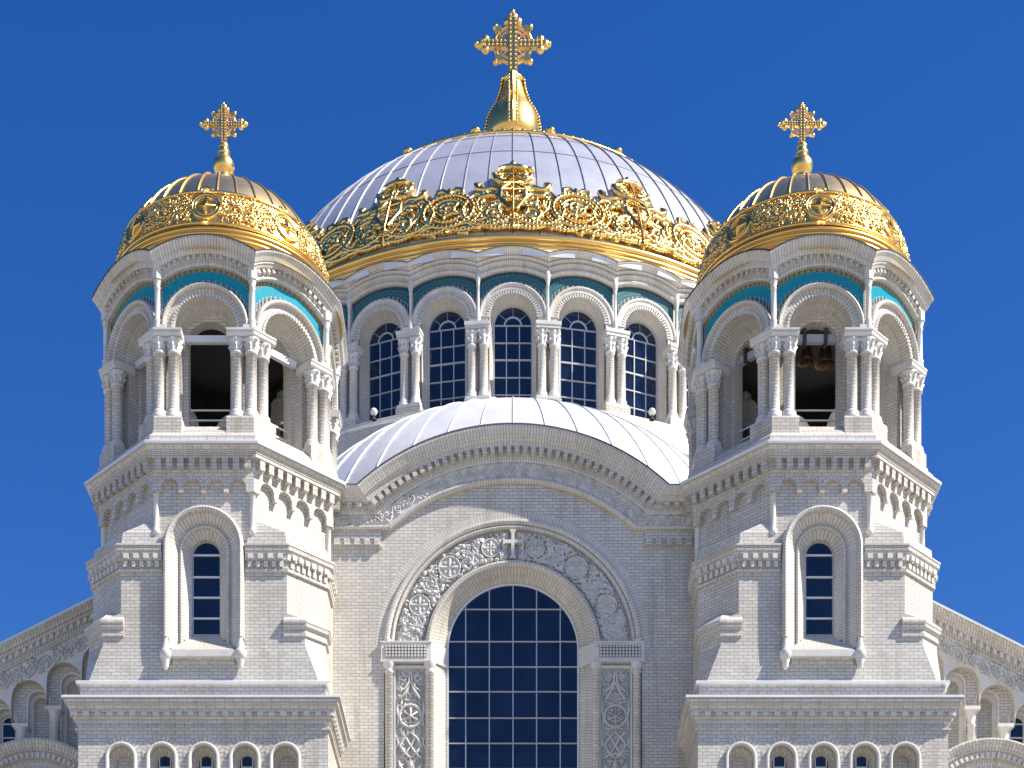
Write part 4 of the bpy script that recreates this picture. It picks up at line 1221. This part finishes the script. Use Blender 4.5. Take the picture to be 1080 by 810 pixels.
# ---- central dome -----------------------------------------------------------
def central_dome():
    Zc, R = 47.10, 14.60
    b0 = radians(13)
    mb = MB()
    nb = 40
    prof = [(R * cos(b0 + (pi / 2 - b0) * i / nb) if i < nb else 0.0, Zc + R * sin(b0 + (pi / 2 - b0) * i / nb)) for i in range(nb + 1)]
    mb.lathe(prof, SILVER, 160)
    dome = mb.build('central_dome', cath, 'silver ribbed central dome with a gilded frieze round its foot')
    dome.location = (*DC, 0)
    mb = MB()
    NS = 80
    for k in range(NS):
        a = 2 * pi * k / NS
        pts = []; ups = []
        for i in range(24):
            b = radians(14) + radians(70) * i / 23
            pts.append(((R + 0.01) * cos(b) * cos(a), (R + 0.01) * cos(b) * sin(a), Zc + (R + 0.01) * sin(b)))
            ups.append((cos(b) * cos(a), cos(b) * sin(a), sin(b)))
        mb.tube(pts, 0.028, RIB, n=4, flat=1.6, up=ups, smooth=False)
    # cross seams
    for b in (radians(37), radians(47)):
        mb.tube([((R + 0.003) * cos(b) * cos(2 * pi * i / 160), (R + 0.003) * cos(b) * sin(2 * pi * i / 160), Zc + (R + 0.003) * sin(b)) for i in range(161)], 0.018, SEAM, n=4)
    mb.build('dome_ribs', dome)
    mb = MB()
    roll = lambda r, z, q: [(r + q * cos(radians(a)) * 0.9, z + q * sin(radians(a))) for a in (-80, -50, -20, 10, 40, 75)]
    mb.lathe([(14.3, 49.60), (14.68, 49.62)] + roll(14.72, 49.72, 0.09) + roll(14.74, 49.90, 0.085) + roll(14.78, 50.10, 0.12) + [(14.70, 50.26), (14.4, 50.30)], GOLDP, 160)
    mb.build('dome_ring', dome)
    # frieze: crests every 22.5 degrees, ringed scrolls between
    mb = MB()
    bb = radians(14.2)
    def mp(s, t, h=0.0):       # s, t in metres on the dome's skin
        b = bb + t * 0.87 / R
        a = s / 14.0 - pi / 2
        rr = R + 0.14 + h
        return (rr * cos(b) * cos(a), rr * cos(b) * sin(a), Zc + rr * sin(b))
    per = 14.0 * radians(22.5)
    rng = random.Random(4)
    G = GOLD
    def tb(pts, r, h=0.0, n=6): mb.tube([mp(s, t, h) for s, t in pts], r, G, n=n)
    def rp(pts, r, h=0.0): rope(mb, [mp(s, t, h) for s, t in pts], r, G, n=5)
    for k in range(-5, 6):
        c = k * per
        # crest
        for s in (-1, 1):
            S = lambda p: [(c + s * x, y) for x, y in p]
            rp(S([(0.0, 0.15), (0.5, 0.22), (0.95, 0.5), (1.15, 0.95), (1.0, 1.4), (0.65, 1.65), (0.3, 1.5), (0.15, 1.15)]), 0.12, 0.02)
            tb(S(spiral(0.78, 1.02, 0.42, 0.08, 1.5, -pi / 2, 1, 22)), [0.13 - 0.06 * i / 22 for i in range(23)])
            tb(S([(0.1, 1.2), (0.55, 1.95), (0.50, 2.6), (0.12, 2.9)]), 0.12, 0.05)
            tb(S(spiral(0.42, 2.35, 0.40, 0.08, 1.3, -2.4, 1, 18)), 0.09)
            tb(S([(0.45, 2.55), (0.9, 2.75), (1.25, 2.60), (1.5, 2.75), (1.6, 3.0), (1.35, 3.1)]), [0.12, 0.15, 0.13, 0.14, 0.16, 0.08])
            tb(S([(0.6, 2.2), (1.0, 2.3), (1.3, 2.15), (1.45, 2.35)]), [0.09, 0.13, 0.12, 0.05])
            tb(S([(0.18, 3.1), (0.45, 3.2), (0.75, 3.45), (0.85, 3.8), (0.6, 3.95)]), [0.10, 0.14, 0.15, 0.14, 0.07])
            tb(S(spiral(0.42, 3.75, 0.26, 0.06, 1.2, 0, 1, 14)), 0.08)
            tb(S([(0.1, 4.0), (0.35, 4.25), (0.3, 4.5), (0.0, 4.62)]), [0.10, 0.14, 0.12, 0.10])
            rp(S([(0.0, 0.9), (0.35, 0.5), (0.9, 0.25), (1.5, 0.35), (2.0, 0.75), (2.15, 1.3), (1.95, 1.8)]), 0.11, 0.06)
            rp(S([(1.15, 0.9), (1.45, 1.3), (1.55, 1.8), (1.40, 2.1)]), 0.10, 0.0)
            for j in range(26):
                y = rng.uniform(0.3, 4.3); x = rng.uniform(0.05, 1.35 if y < 3.0 else 0.7)
                a = rng.uniform(0, 6.28)
                tb(S(leaf(x, y, a, rng.uniform(0.3, 0.5))), [0.05, 0.10, 0.11, 0.08, 0.03], rng.uniform(-0.05, 0.08), 5)
        tb([(c, 0.2), (c, 1.2), (c, 2.4), (c, 3.4), (c, 4.3)], [0.04, 0.055, 0.055, 0.05, 0.05], 0.13)
        tb([(c - 0.38, 2.9), (c + 0.38, 2.9)], 0.045, 0.14); tb([(c - 0.5, 2.45), (c + 0.5, 2.45)], 0.045, 0.13)
        tb([(c - 0.62, 4.02), (c - 0.3, 4.22), (c, 4.28), (c + 0.3, 4.22), (c + 0.62, 4.02)], 0.13, 0.1)
        mb.ball(mp(c, 4.6, 0.02), 0.17, G)
        rp([(c + 0.62 * cos(2 * pi * i / 20), 1.25 + 0.62 * sin(2 * pi * i / 20)) for i in range(21)], 0.08, 0.05)
        # scroll ring between crests
        c2 = c + per / 2
        cy = 1.42
        for rr, w_ in ((1.08, 0.13), (0.72, 0.11)):
            rp([(c2 + rr * cos(2 * pi * i / 26), cy + rr * 0.98 * sin(2 * pi * i / 26)) for i in range(27)], w_, 0.03)
        tb([(c2 + p[0], cy + p[1]) for p in spiral(0, 0, 0.5, 0.08, 1.6, 0.6, 1, 20)], 0.10, 0.05)
        for a in range(5):
            aa = a * 2 * pi / 5 + 0.3
            tb([(c2 + p[0], cy + p[1]) for p in leaf(0.1 * cos(aa), 0.1 * sin(aa), aa, 0.55)], [0.05, 0.11, 0.10, 0.07, 0.03], 0.05, 5)
        for s in (-1, 1):
            tb([(c2 + s * x, y) for x, y in ((0.05, 2.55), (0.3, 2.75), (0.55, 2.7), (0.6, 2.45), (0.4, 2.4))], [0.10, 0.14, 0.13, 0.12, 0.06], 0.04)
            tb([(c2 + s * x, y) for x, y in ((0.9, 2.1), (1.15, 2.4), (1.45, 2.35), (1.5, 2.05))], [0.08, 0.13, 0.12, 0.06], 0.0)
            tb([(c2 + s * x, y) for x, y in ((0.9, 0.5), (1.2, 0.15), (1.5, 0.3), (1.35, 0.6))], [0.08, 0.13, 0.12, 0.06], 0.0)
            rp([(c2 + s * x, y) for x, y in ((0.0, 0.12), (0.6, 0.25), (1.1, 0.62), (1.38, 1.15), (1.40, 1.7), (1.2, 2.2))], 0.11, -0.02)
        tb([(c2, 2.5), (c2, 2.7), (c2, 2.95)], [0.10, 0.15, 0.06], 0.04)
    # gilded plate behind the scrolls, with the same wavy outline
    def outline(s):
        d = abs((s + per / 2) % per - per / 2); e = abs(s % per - per / 2)
        h = 1.5
        if d < 1.35: h = max(h, 2.75 * (1 - max(0, d - 1.0) / 0.6))
        if d < 0.70: h = max(h, 4.2 * sqrt(max(0.0, 1 - (d / 0.72) ** 2)) * 0.98)
        if e < 1.05: h = max(h, 1.35 + 1.02 * sqrt(1 - (e / 1.06) ** 2))
        return h
    Lh = per * 5.4; ns = 520
    for i in range(ns):
        sa, sb = -Lh + 2 * Lh * i / ns, -Lh + 2 * Lh * (i + 1) / ns
        ha, hb_ = outline(sa), outline(sb)
        for q in range(3):
            mb.face([mp(sa, 0.12 + (ha - 0.12) * q / 3, -0.085), mp(sb, 0.12 + (hb_ - 0.12) * q / 3, -0.085), mp(sb, 0.12 + (hb_ - 0.12) * (q + 1) / 3, -0.085), mp(sa, 0.12 + (ha - 0.12) * (q + 1) / 3, -0.085)], GOLDR)
        mb.face([mp(sa, ha, -0.085), mp(sb, hb_, -0.085), mp(sb, hb_, -0.15), mp(sa, ha, -0.15)], GOLDR)
    # plaited rope along the foot
    L = per * 10
    for ph in (0, pi):
        rp([(-L / 2 + L * i / 400, 0.32 + 0.20 * sin(2 * pi * 20 * i / 400 + ph)) for i in range(401)], 0.11, 0.02)
    rng2 = random.Random(9)
    for i in range(620):       # leaf fill
        s = rng2.uniform(-L / 2, L / 2); t = rng2.uniform(0.2, 2.35)
        tb(leaf(s, t, rng2.uniform(0, 6.28), rng2.uniform(0.3, 0.55), rng2.choice((-0.9, 0.9))), [0.05, 0.13, 0.15, 0.10, 0.03], -0.06, 5)
    mb.build('dome_frieze', dome)
    # beaded ring near the top
    mb = MB()
    b = radians(54)
    for i in range(120):
        a = 2 * pi * i / 120
        mb.ball((R * cos(b) * cos(a), R * cos(b) * sin(a), Zc + (R + 0.05) * sin(b)), 0.14, GOLD, 6, 4)
    for rr in (0.9, 1.0):
        mb.tube([((R + 0.05) * cos(b + (rr - 0.95) * 0.4) * cos(2 * pi * i / 96), (R + 0.05) * cos(b + (rr - 0.95) * 0.4) * sin(2 * pi * i / 96), Zc + (R + 0.05) * sin(b + (rr - 0.95) * 0.4)) for i in range(97)], 0.07, GOLDP, n=6)
    for i in range(16):
        a = 2 * pi * i / 16 + pi / 16
        mb.ball((R * cos(b) * cos(a), R * cos(b) * sin(a), Zc + (R + 0.22) * sin(b)), (0.24, 0.24, 0.16), GOLD, 10, 6)
    mb.build('beaded_ring', dome)
    # finial
    mb = MB()
    mb.lathe([(1.5, 61.5), (1.45, 61.9), (1.0, 62.2), (0.75, 62.8), (0.62, 63.8), (0.70, 64.2), (0.85, 64.35), (1.10, 64.5), (1.28, 64.62), (1.32, 64.9), (1.31, 65.3), (1.22, 65.8), (1.02, 66.2), (0.76, 66.6), (0.62, 67.0), (0.54, 67.3), (0.47, 67.6), (0.54, 67.66), (0.54, 67.78), (0.36, 67.9), (0.0, 67.95)], GOLDP, 32)
    pr = [(1.32, 64.8), (1.35, 65.3), (1.27, 65.8), (1.08, 66.2), (0.82, 66.6), (0.67, 67.0), (0.59, 67.3), (0.54, 67.8)]
    for k in range(4):
        a = k * pi / 2 - pi / 2
        mb.tube([(r * cos(a), r * sin(a), z) for r, z in pr], 0.2, GOLDP, n=4, flat=0.45, up=(cos(a), sin(a), 0.3), smooth=False)
        for (r0, z0), (r1, z1) in zip(pr, pr[1:]):
            for t in (0, 0.33, 0.66):
                r, z = r0 + (r1 - r0) * t, z0 + (z1 - z0) * t
                for sd_ in (-0.2, 0.2):
                    mb.ball((r * cos(a) - sd_ * sin(a), r * sin(a) + sd_ * cos(a), z), 0.065, GOLD, 6, 4)
    mb.build('finial', dome)
    mb = make_cross(1.0)
    o = mb.build('cross', dome); o.location = (0, 0, 69.55)
central_dome()

# ---- transept wings ----------------------------------------------------------
def wing(sg):
    WY = 6.0
    def X(x): return sg * x
    mb = MB(); mb.frame(0, 0, WY)
    T = lambda x: 26.44 - (0.14 if sg > 0 else 0.0) + 0.5 * (16.78 - x)           # x = distance from the axis
    xa, xb = 9.0, 27.0
    def quad(x0, x1, lo, hi, ww, mat): mb.face([(X(x0), ww, lo(x0)), (X(x1), ww, lo(x1)), (X(x1), ww, hi(x1)), (X(x0), ww, hi(x0))], mat)
    F = lambda d: (lambda x: T(x) - d)
    # niches of the recessed wall
    nic = []
    for i in range(-3, 6):
        xc = 15.50 + i * 1.09
        nic.append((xc, 0.35, 24.94 - i * 0.565))
    x = xa
    for xc, r, sp in nic:
        quad(x, xc - r, lambda q: 14.0, F(1.0), 0.0, BRICK)
        n = 14
        for j in range(n):
            a, b = pi - pi * j / n, pi - pi * (j + 1) / n
            ua, ub = xc + r * cos(a), xc + r * cos(b)
            mb.face([(X(ua), 0, sp + r * sin(a)), (X(ub), 0, sp + r * sin(b)), (X(ub), 0, T(ub) - 1.0), (X(ua), 0, T(ua) - 1.0)], BRICK)
        mb.archring(X(xc), sp, [(r, 0.0), (r, -0.2), (r - 0.1, -0.28), (r - 0.1, -0.45)], STONE, leg=sp - 14, n=14)
        mb.archring(X(xc), sp, [(r + 0.06, 0.0), (r + 0.06, 0.04), (r, 0.04), (r, 0.0)], STONE, leg=1.5, n=14)
        mb.face([(X(xc - r), -0.45, 14), (X(xc + r), -0.45, 14), (X(xc + r), -0.45, sp + r), (X(xc - r), -0.45, sp + r)], BRICK)
        x = xc + r
    quad(x, xb, lambda q: 10.0, F(1.0), 0.0, BRICK)
    # stepped arcade plane in front
    AW = 0.30
    pts = []
    for i in range(-4, 7):
        xc = 15.76 + i * 1.15; r = 0.56
        cz = T(xc) - 1.40 - r
        pts += [(xc - r - 0.015, cz - 0.25)] + [(xc - r * cos(pi * t / 14), cz + r * sin(pi * t / 14)) for t in range(15)] + [(xc + r + 0.015, cz - 0.25)]
    for (a, la), (b, lb) in zip(pts, pts[1:]):
        if b - a > 1e-5: mb.face([(X(a), AW, la), (X(b), AW, lb), (X(b), AW, T(b) - 0.73), (X(a), AW, T(a) - 0.73)], STONE)
    mb.sweep([[(X(a), AW, b) for a, b in pts], [(X(a), 0.0, b) for a, b in pts]], BRICK)
    # sloping cornice
    pr = [(0.76, 0.20), (0.75, 0.31), (0.71, 0.36), (0.67, 0.37), (0.64, 0.34), (0.52, 0.34), (0.52, 0.38), (0.36, 0.38), (0.36, 0.46), (0.30, 0.49), (0.26, 0.50), (0.24, 0.57), (0.14, 0.62), (0.06, 0.70), (0.03, 0.71)]
    mb.sweep([[(X(xa + (xb - xa) * i / 40), ww, T(xa + (xb - xa) * i / 40) - d) for i in range(41)] for d, ww in pr], BRICK)
    for d0, d1, w0, w1, st in ((0.365, 0.50, 0.38, 0.45, 0.22),):
        n = int((xb - xa) / st)
        for i in range(n):
            x0 = xa + i * st; x1 = x0 + st * 0.5
            p = [(X(xx), ww, T(xx) - d) for ww in (w0, w1) for xx, d in ((x0, d1), (x1, d1), (x1, d0), (x0, d0))]
            for q in ((4, 5, 6, 7), (0, 1, 5, 4), (2, 3, 7, 6), (1, 2, 6, 5), (3, 0, 4, 7)): mb.face([p[k] for k in q], STONE)
    mb.M = None
    # body behind
    B = [(X(xa), WY + 0.5), (X(xb), WY + 0.5), (X(xb), 40), (X(xa), 40)]
    mb.face([(X(xa), WY + 0.5, 0), (X(xb), WY + 0.5, 0), (X(xb), WY + 0.5, T(xb) - 0.3), (X(xa), WY + 0.5, T(xa) - 0.3)], BRICK)
    mb.face([(X(xb), WY + 0.0, 0), (X(xb), 40, 0), (X(xb), 40, T(xb)), (X(xb), WY, T(xb))], BRICK)
    body = mb.build('wing', cath)
    mb = MB()
    mb.face([(X(xa), WY - 0.72, T(xa) - 0.03), (X(xb), WY - 0.72, T(xb) - 0.03), (X(xb), 40, T(xb) - 0.03), (X(xa), 40, T(xa) - 0.03)], FLASH)
    mb.face([(X(xa), WY - 0.72, T(xa) + 0.05), (X(xb), WY - 0.72, T(xb) + 0.05), (X(xb), 40, T(xb) + 0.05), (X(xa), 40, T(xa) + 0.05)], FLASH)
    mb.face([(X(xa), WY - 0.72, T(xa) - 0.03), (X(xb), WY - 0.72, T(xb) - 0.03), (X(xb), WY - 0.72, T(xb) + 0.05), (X(xa), WY - 0.72, T(xa) + 0.05)], FLASH)
    mb.build('roof', body)
    # vine relief along the slope
    mb = MB(); mb.frame(0, 0, WY)
    rng = random.Random(12)
    L = 11.0
    put(mb, vine(L, 0.5, 0.46, 0.045, rng, 11), lambda s, t: (X(11.0 + s * 0.894), 0.32, T(11.0 + s * 0.894) - 1.34 + t * 1.1), RELIEF)
    mb.M = None
    mb.build('vine_frieze', body)
    # window of the outer niches
    for i, (xc, r, sp) in enumerate(nic):
        if xc > 16.3 and xc < 19:
            mb = MB(); mb.frame(0, 0, WY)
            mb.wall(X(xc) - 0.23, X(xc) + 0.23, 16, sp + 0.25, -0.42, [], GLASS)
            for v in (0.0, -0.45, -0.9): mb.box(X(xc) - 0.23, X(xc) + 0.23, -0.415, -0.37, sp + v - 0.02, sp + v + 0.02, WPAINT)
            mb.archring(X(xc), sp, [(0.26, -0.415), (0.26, -0.36), (0.2, -0.36), (0.2, -0.415)], WPAINT, leg=4, n=14)
            mb.M = None
            mb.build('window', body)
    # little piers between niches
    p0 = None
    for i in range(len(nic) - 1):
        xm = (nic[i][0] + nic[i + 1][0]) / 2; zt = nic[i + 1][2] + 0.10
        if not 13.2 < xm < 20: continue
        mb = MB()
        mb.lathe([(0.12, -4.5), (0.12, -0.5), (0.16, -0.46), (0.12, -0.40), (0.17, -0.1), (0.24, 0.0)], STONE, 10)
        mb.box(-0.26, 0.26, -0.2, 0.26, 0.0, 0.12, STONE)
        if p0 is None: p0 = mb.build('pier', body); p0.location = (X(xm), WY - 0.12, zt - 0.45)
        else: dup(p0, body, (X(xm), WY - 0.12, zt - 0.45))
    # round hood over the portal
    mb = MB(); mb.frame(0, 0, WY)
    xc, zc, R = X(15.4), 20.68, 2.70
    mb.archring(xc, zc, [(R, 0.0), (R + 0.02, 1.02), (R - 0.04, 1.03), (R - 0.10, 1.0), (R - 0.20, 0.94), (R - 0.24, 0.90), (R - 0.30, 0.90), (R - 0.36, 0.80), (R - 0.56, 0.80), (R - 0.56, 0.72), (R - 0.66, 0.74), (R - 0.74, 0.70), (R - 1.0, 0.70), (R - 1.0, 0.2)], BRICK, leg=6, n=40)
    radial_dentils(mb, xc, zc, R - 0.54, R - 0.40, 0.80, 0.88, 40, STONE, 0, pi)
    mb.M = None
    mb.build('portal_hood', body)
    return body
wl = wing(-1); wr = wing(1)

# ================================================================== BELLS AND LAMPS
def make_bell(r, mat, label, group=None):
    e = bpy.data.objects.new('bell', None); COL.objects.link(e)
    mb = MB()
    h = r * 1.75
    mb.lathe([(0.0, h * 1.0), (r * 0.38, h * 0.99), (r * 0.50, h * 0.93), (r * 0.55, h * 0.82), (r * 0.58, h * 0.62), (r * 0.64, h * 0.42), (r * 0.75, h * 0.22), (r * 0.92, h * 0.06), (r, 0.0), (r * 0.93, -0.01), (r * 0.80, h * 0.1), (r * 0.55, h * 0.45), (r * 0.45, h * 0.85), (0.0, h * 0.92)], mat, 28)
    for zf in (0.14, 0.30, 0.84):
        rr = r * (0.84 if zf == 0.14 else 0.705 if zf == 0.30 else 0.56)
        mb.tube([(rr * cos(2 * pi * i / 24), rr * sin(2 * pi * i / 24), h * zf) for i in range(25)], r * 0.025, mat, n=5)
    mb.build('bell_body', e)
    mb = MB()
    mb.tube([(0, 0, h * 0.9), (0, 0, h * 0.1)], r * 0.05, TIMBER, n=6); mb.ball((0, 0, h * 0.04), r * 0.16, TIMBER)
    mb.build('clapper', e)
    mb = MB()
    for a in (0, pi / 2):
        mb.tube([(0.22 * r * cos(a), 0.22 * r * sin(a), h * 0.98), (0.2 * r * cos(a), 0.2 * r * sin(a), h * 1.2), (0, 0, h * 1.28), (-0.2 * r * cos(a), -0.2 * r * sin(a), h * 1.2), (-0.22 * r * cos(a), -0.22 * r * sin(a), h * 0.98)], r * 0.08, mat, n=6)
    mb.tube([(0, 0, h * 1.25), (0, 0, h * 1.25 + 0.35)], r * 0.06, TIMBER, n=5)
    mb.build('hanger', e)
    e['label'] = label; e['category'] = 'bell'; e['group'] = 'bells in the belfries'
    return e
for r, mat, tx, loc, lab in (
    (0.62, PALEBELL, -TX, (1.78, 0.45, 32.55), 'large pale bell low in the left belfry, seen through its right opening'),
    (0.62, PALEBELL, TX, (-1.70, 0.45, 32.50), 'large pale bell low in the right belfry, seen through its left opening'),
    (0.34, BRONZE, TX, (2.12, -0.45, 33.25), 'brown bronze bell hanging in the right opening of the right belfry'),
    (0.28, BRONZE, TX, (-0.12, -1.55, 33.62), 'small dark bell on the left under the beam of the right belfry front opening'),
    (0.33, BRONZE, TX, (0.46, -1.55, 33.56), 'dark bell on the right under the beam of the right belfry front opening')):
    e = make_bell(r, mat, lab); e.location = (tx + loc[0], TY + loc[1], loc[2])

def lamp(x, label):
    e = bpy.data.objects.new('floodlight', None); COL.objects.link(e)
    th = asin(x / 15.7)
    e.location = (15.7 * sin(th), DC[1] - 15.7 * cos(th), 42.66)
    mb = MB(); mb.ball((0, 0, 0.34), 0.15, WPAINT, 14, 8); mb.build('lamp_head', e)
    mb = MB(); mb.lathe([(0.12, 0.0), (0.12, 0.04), (0.04, 0.06), (0.04, 0.2)], TIMBER, 10); mb.build('lamp_foot', e)
    e['label'] = label; e['category'] = 'floodlight'; e['group'] = 'floodlights on the drum ledge'
lamp(-5.74, 'small white globe floodlight on the drum ledge below the leftmost drum window')
lamp(5.74, 'small white globe floodlight on the drum ledge below the rightmost drum window')
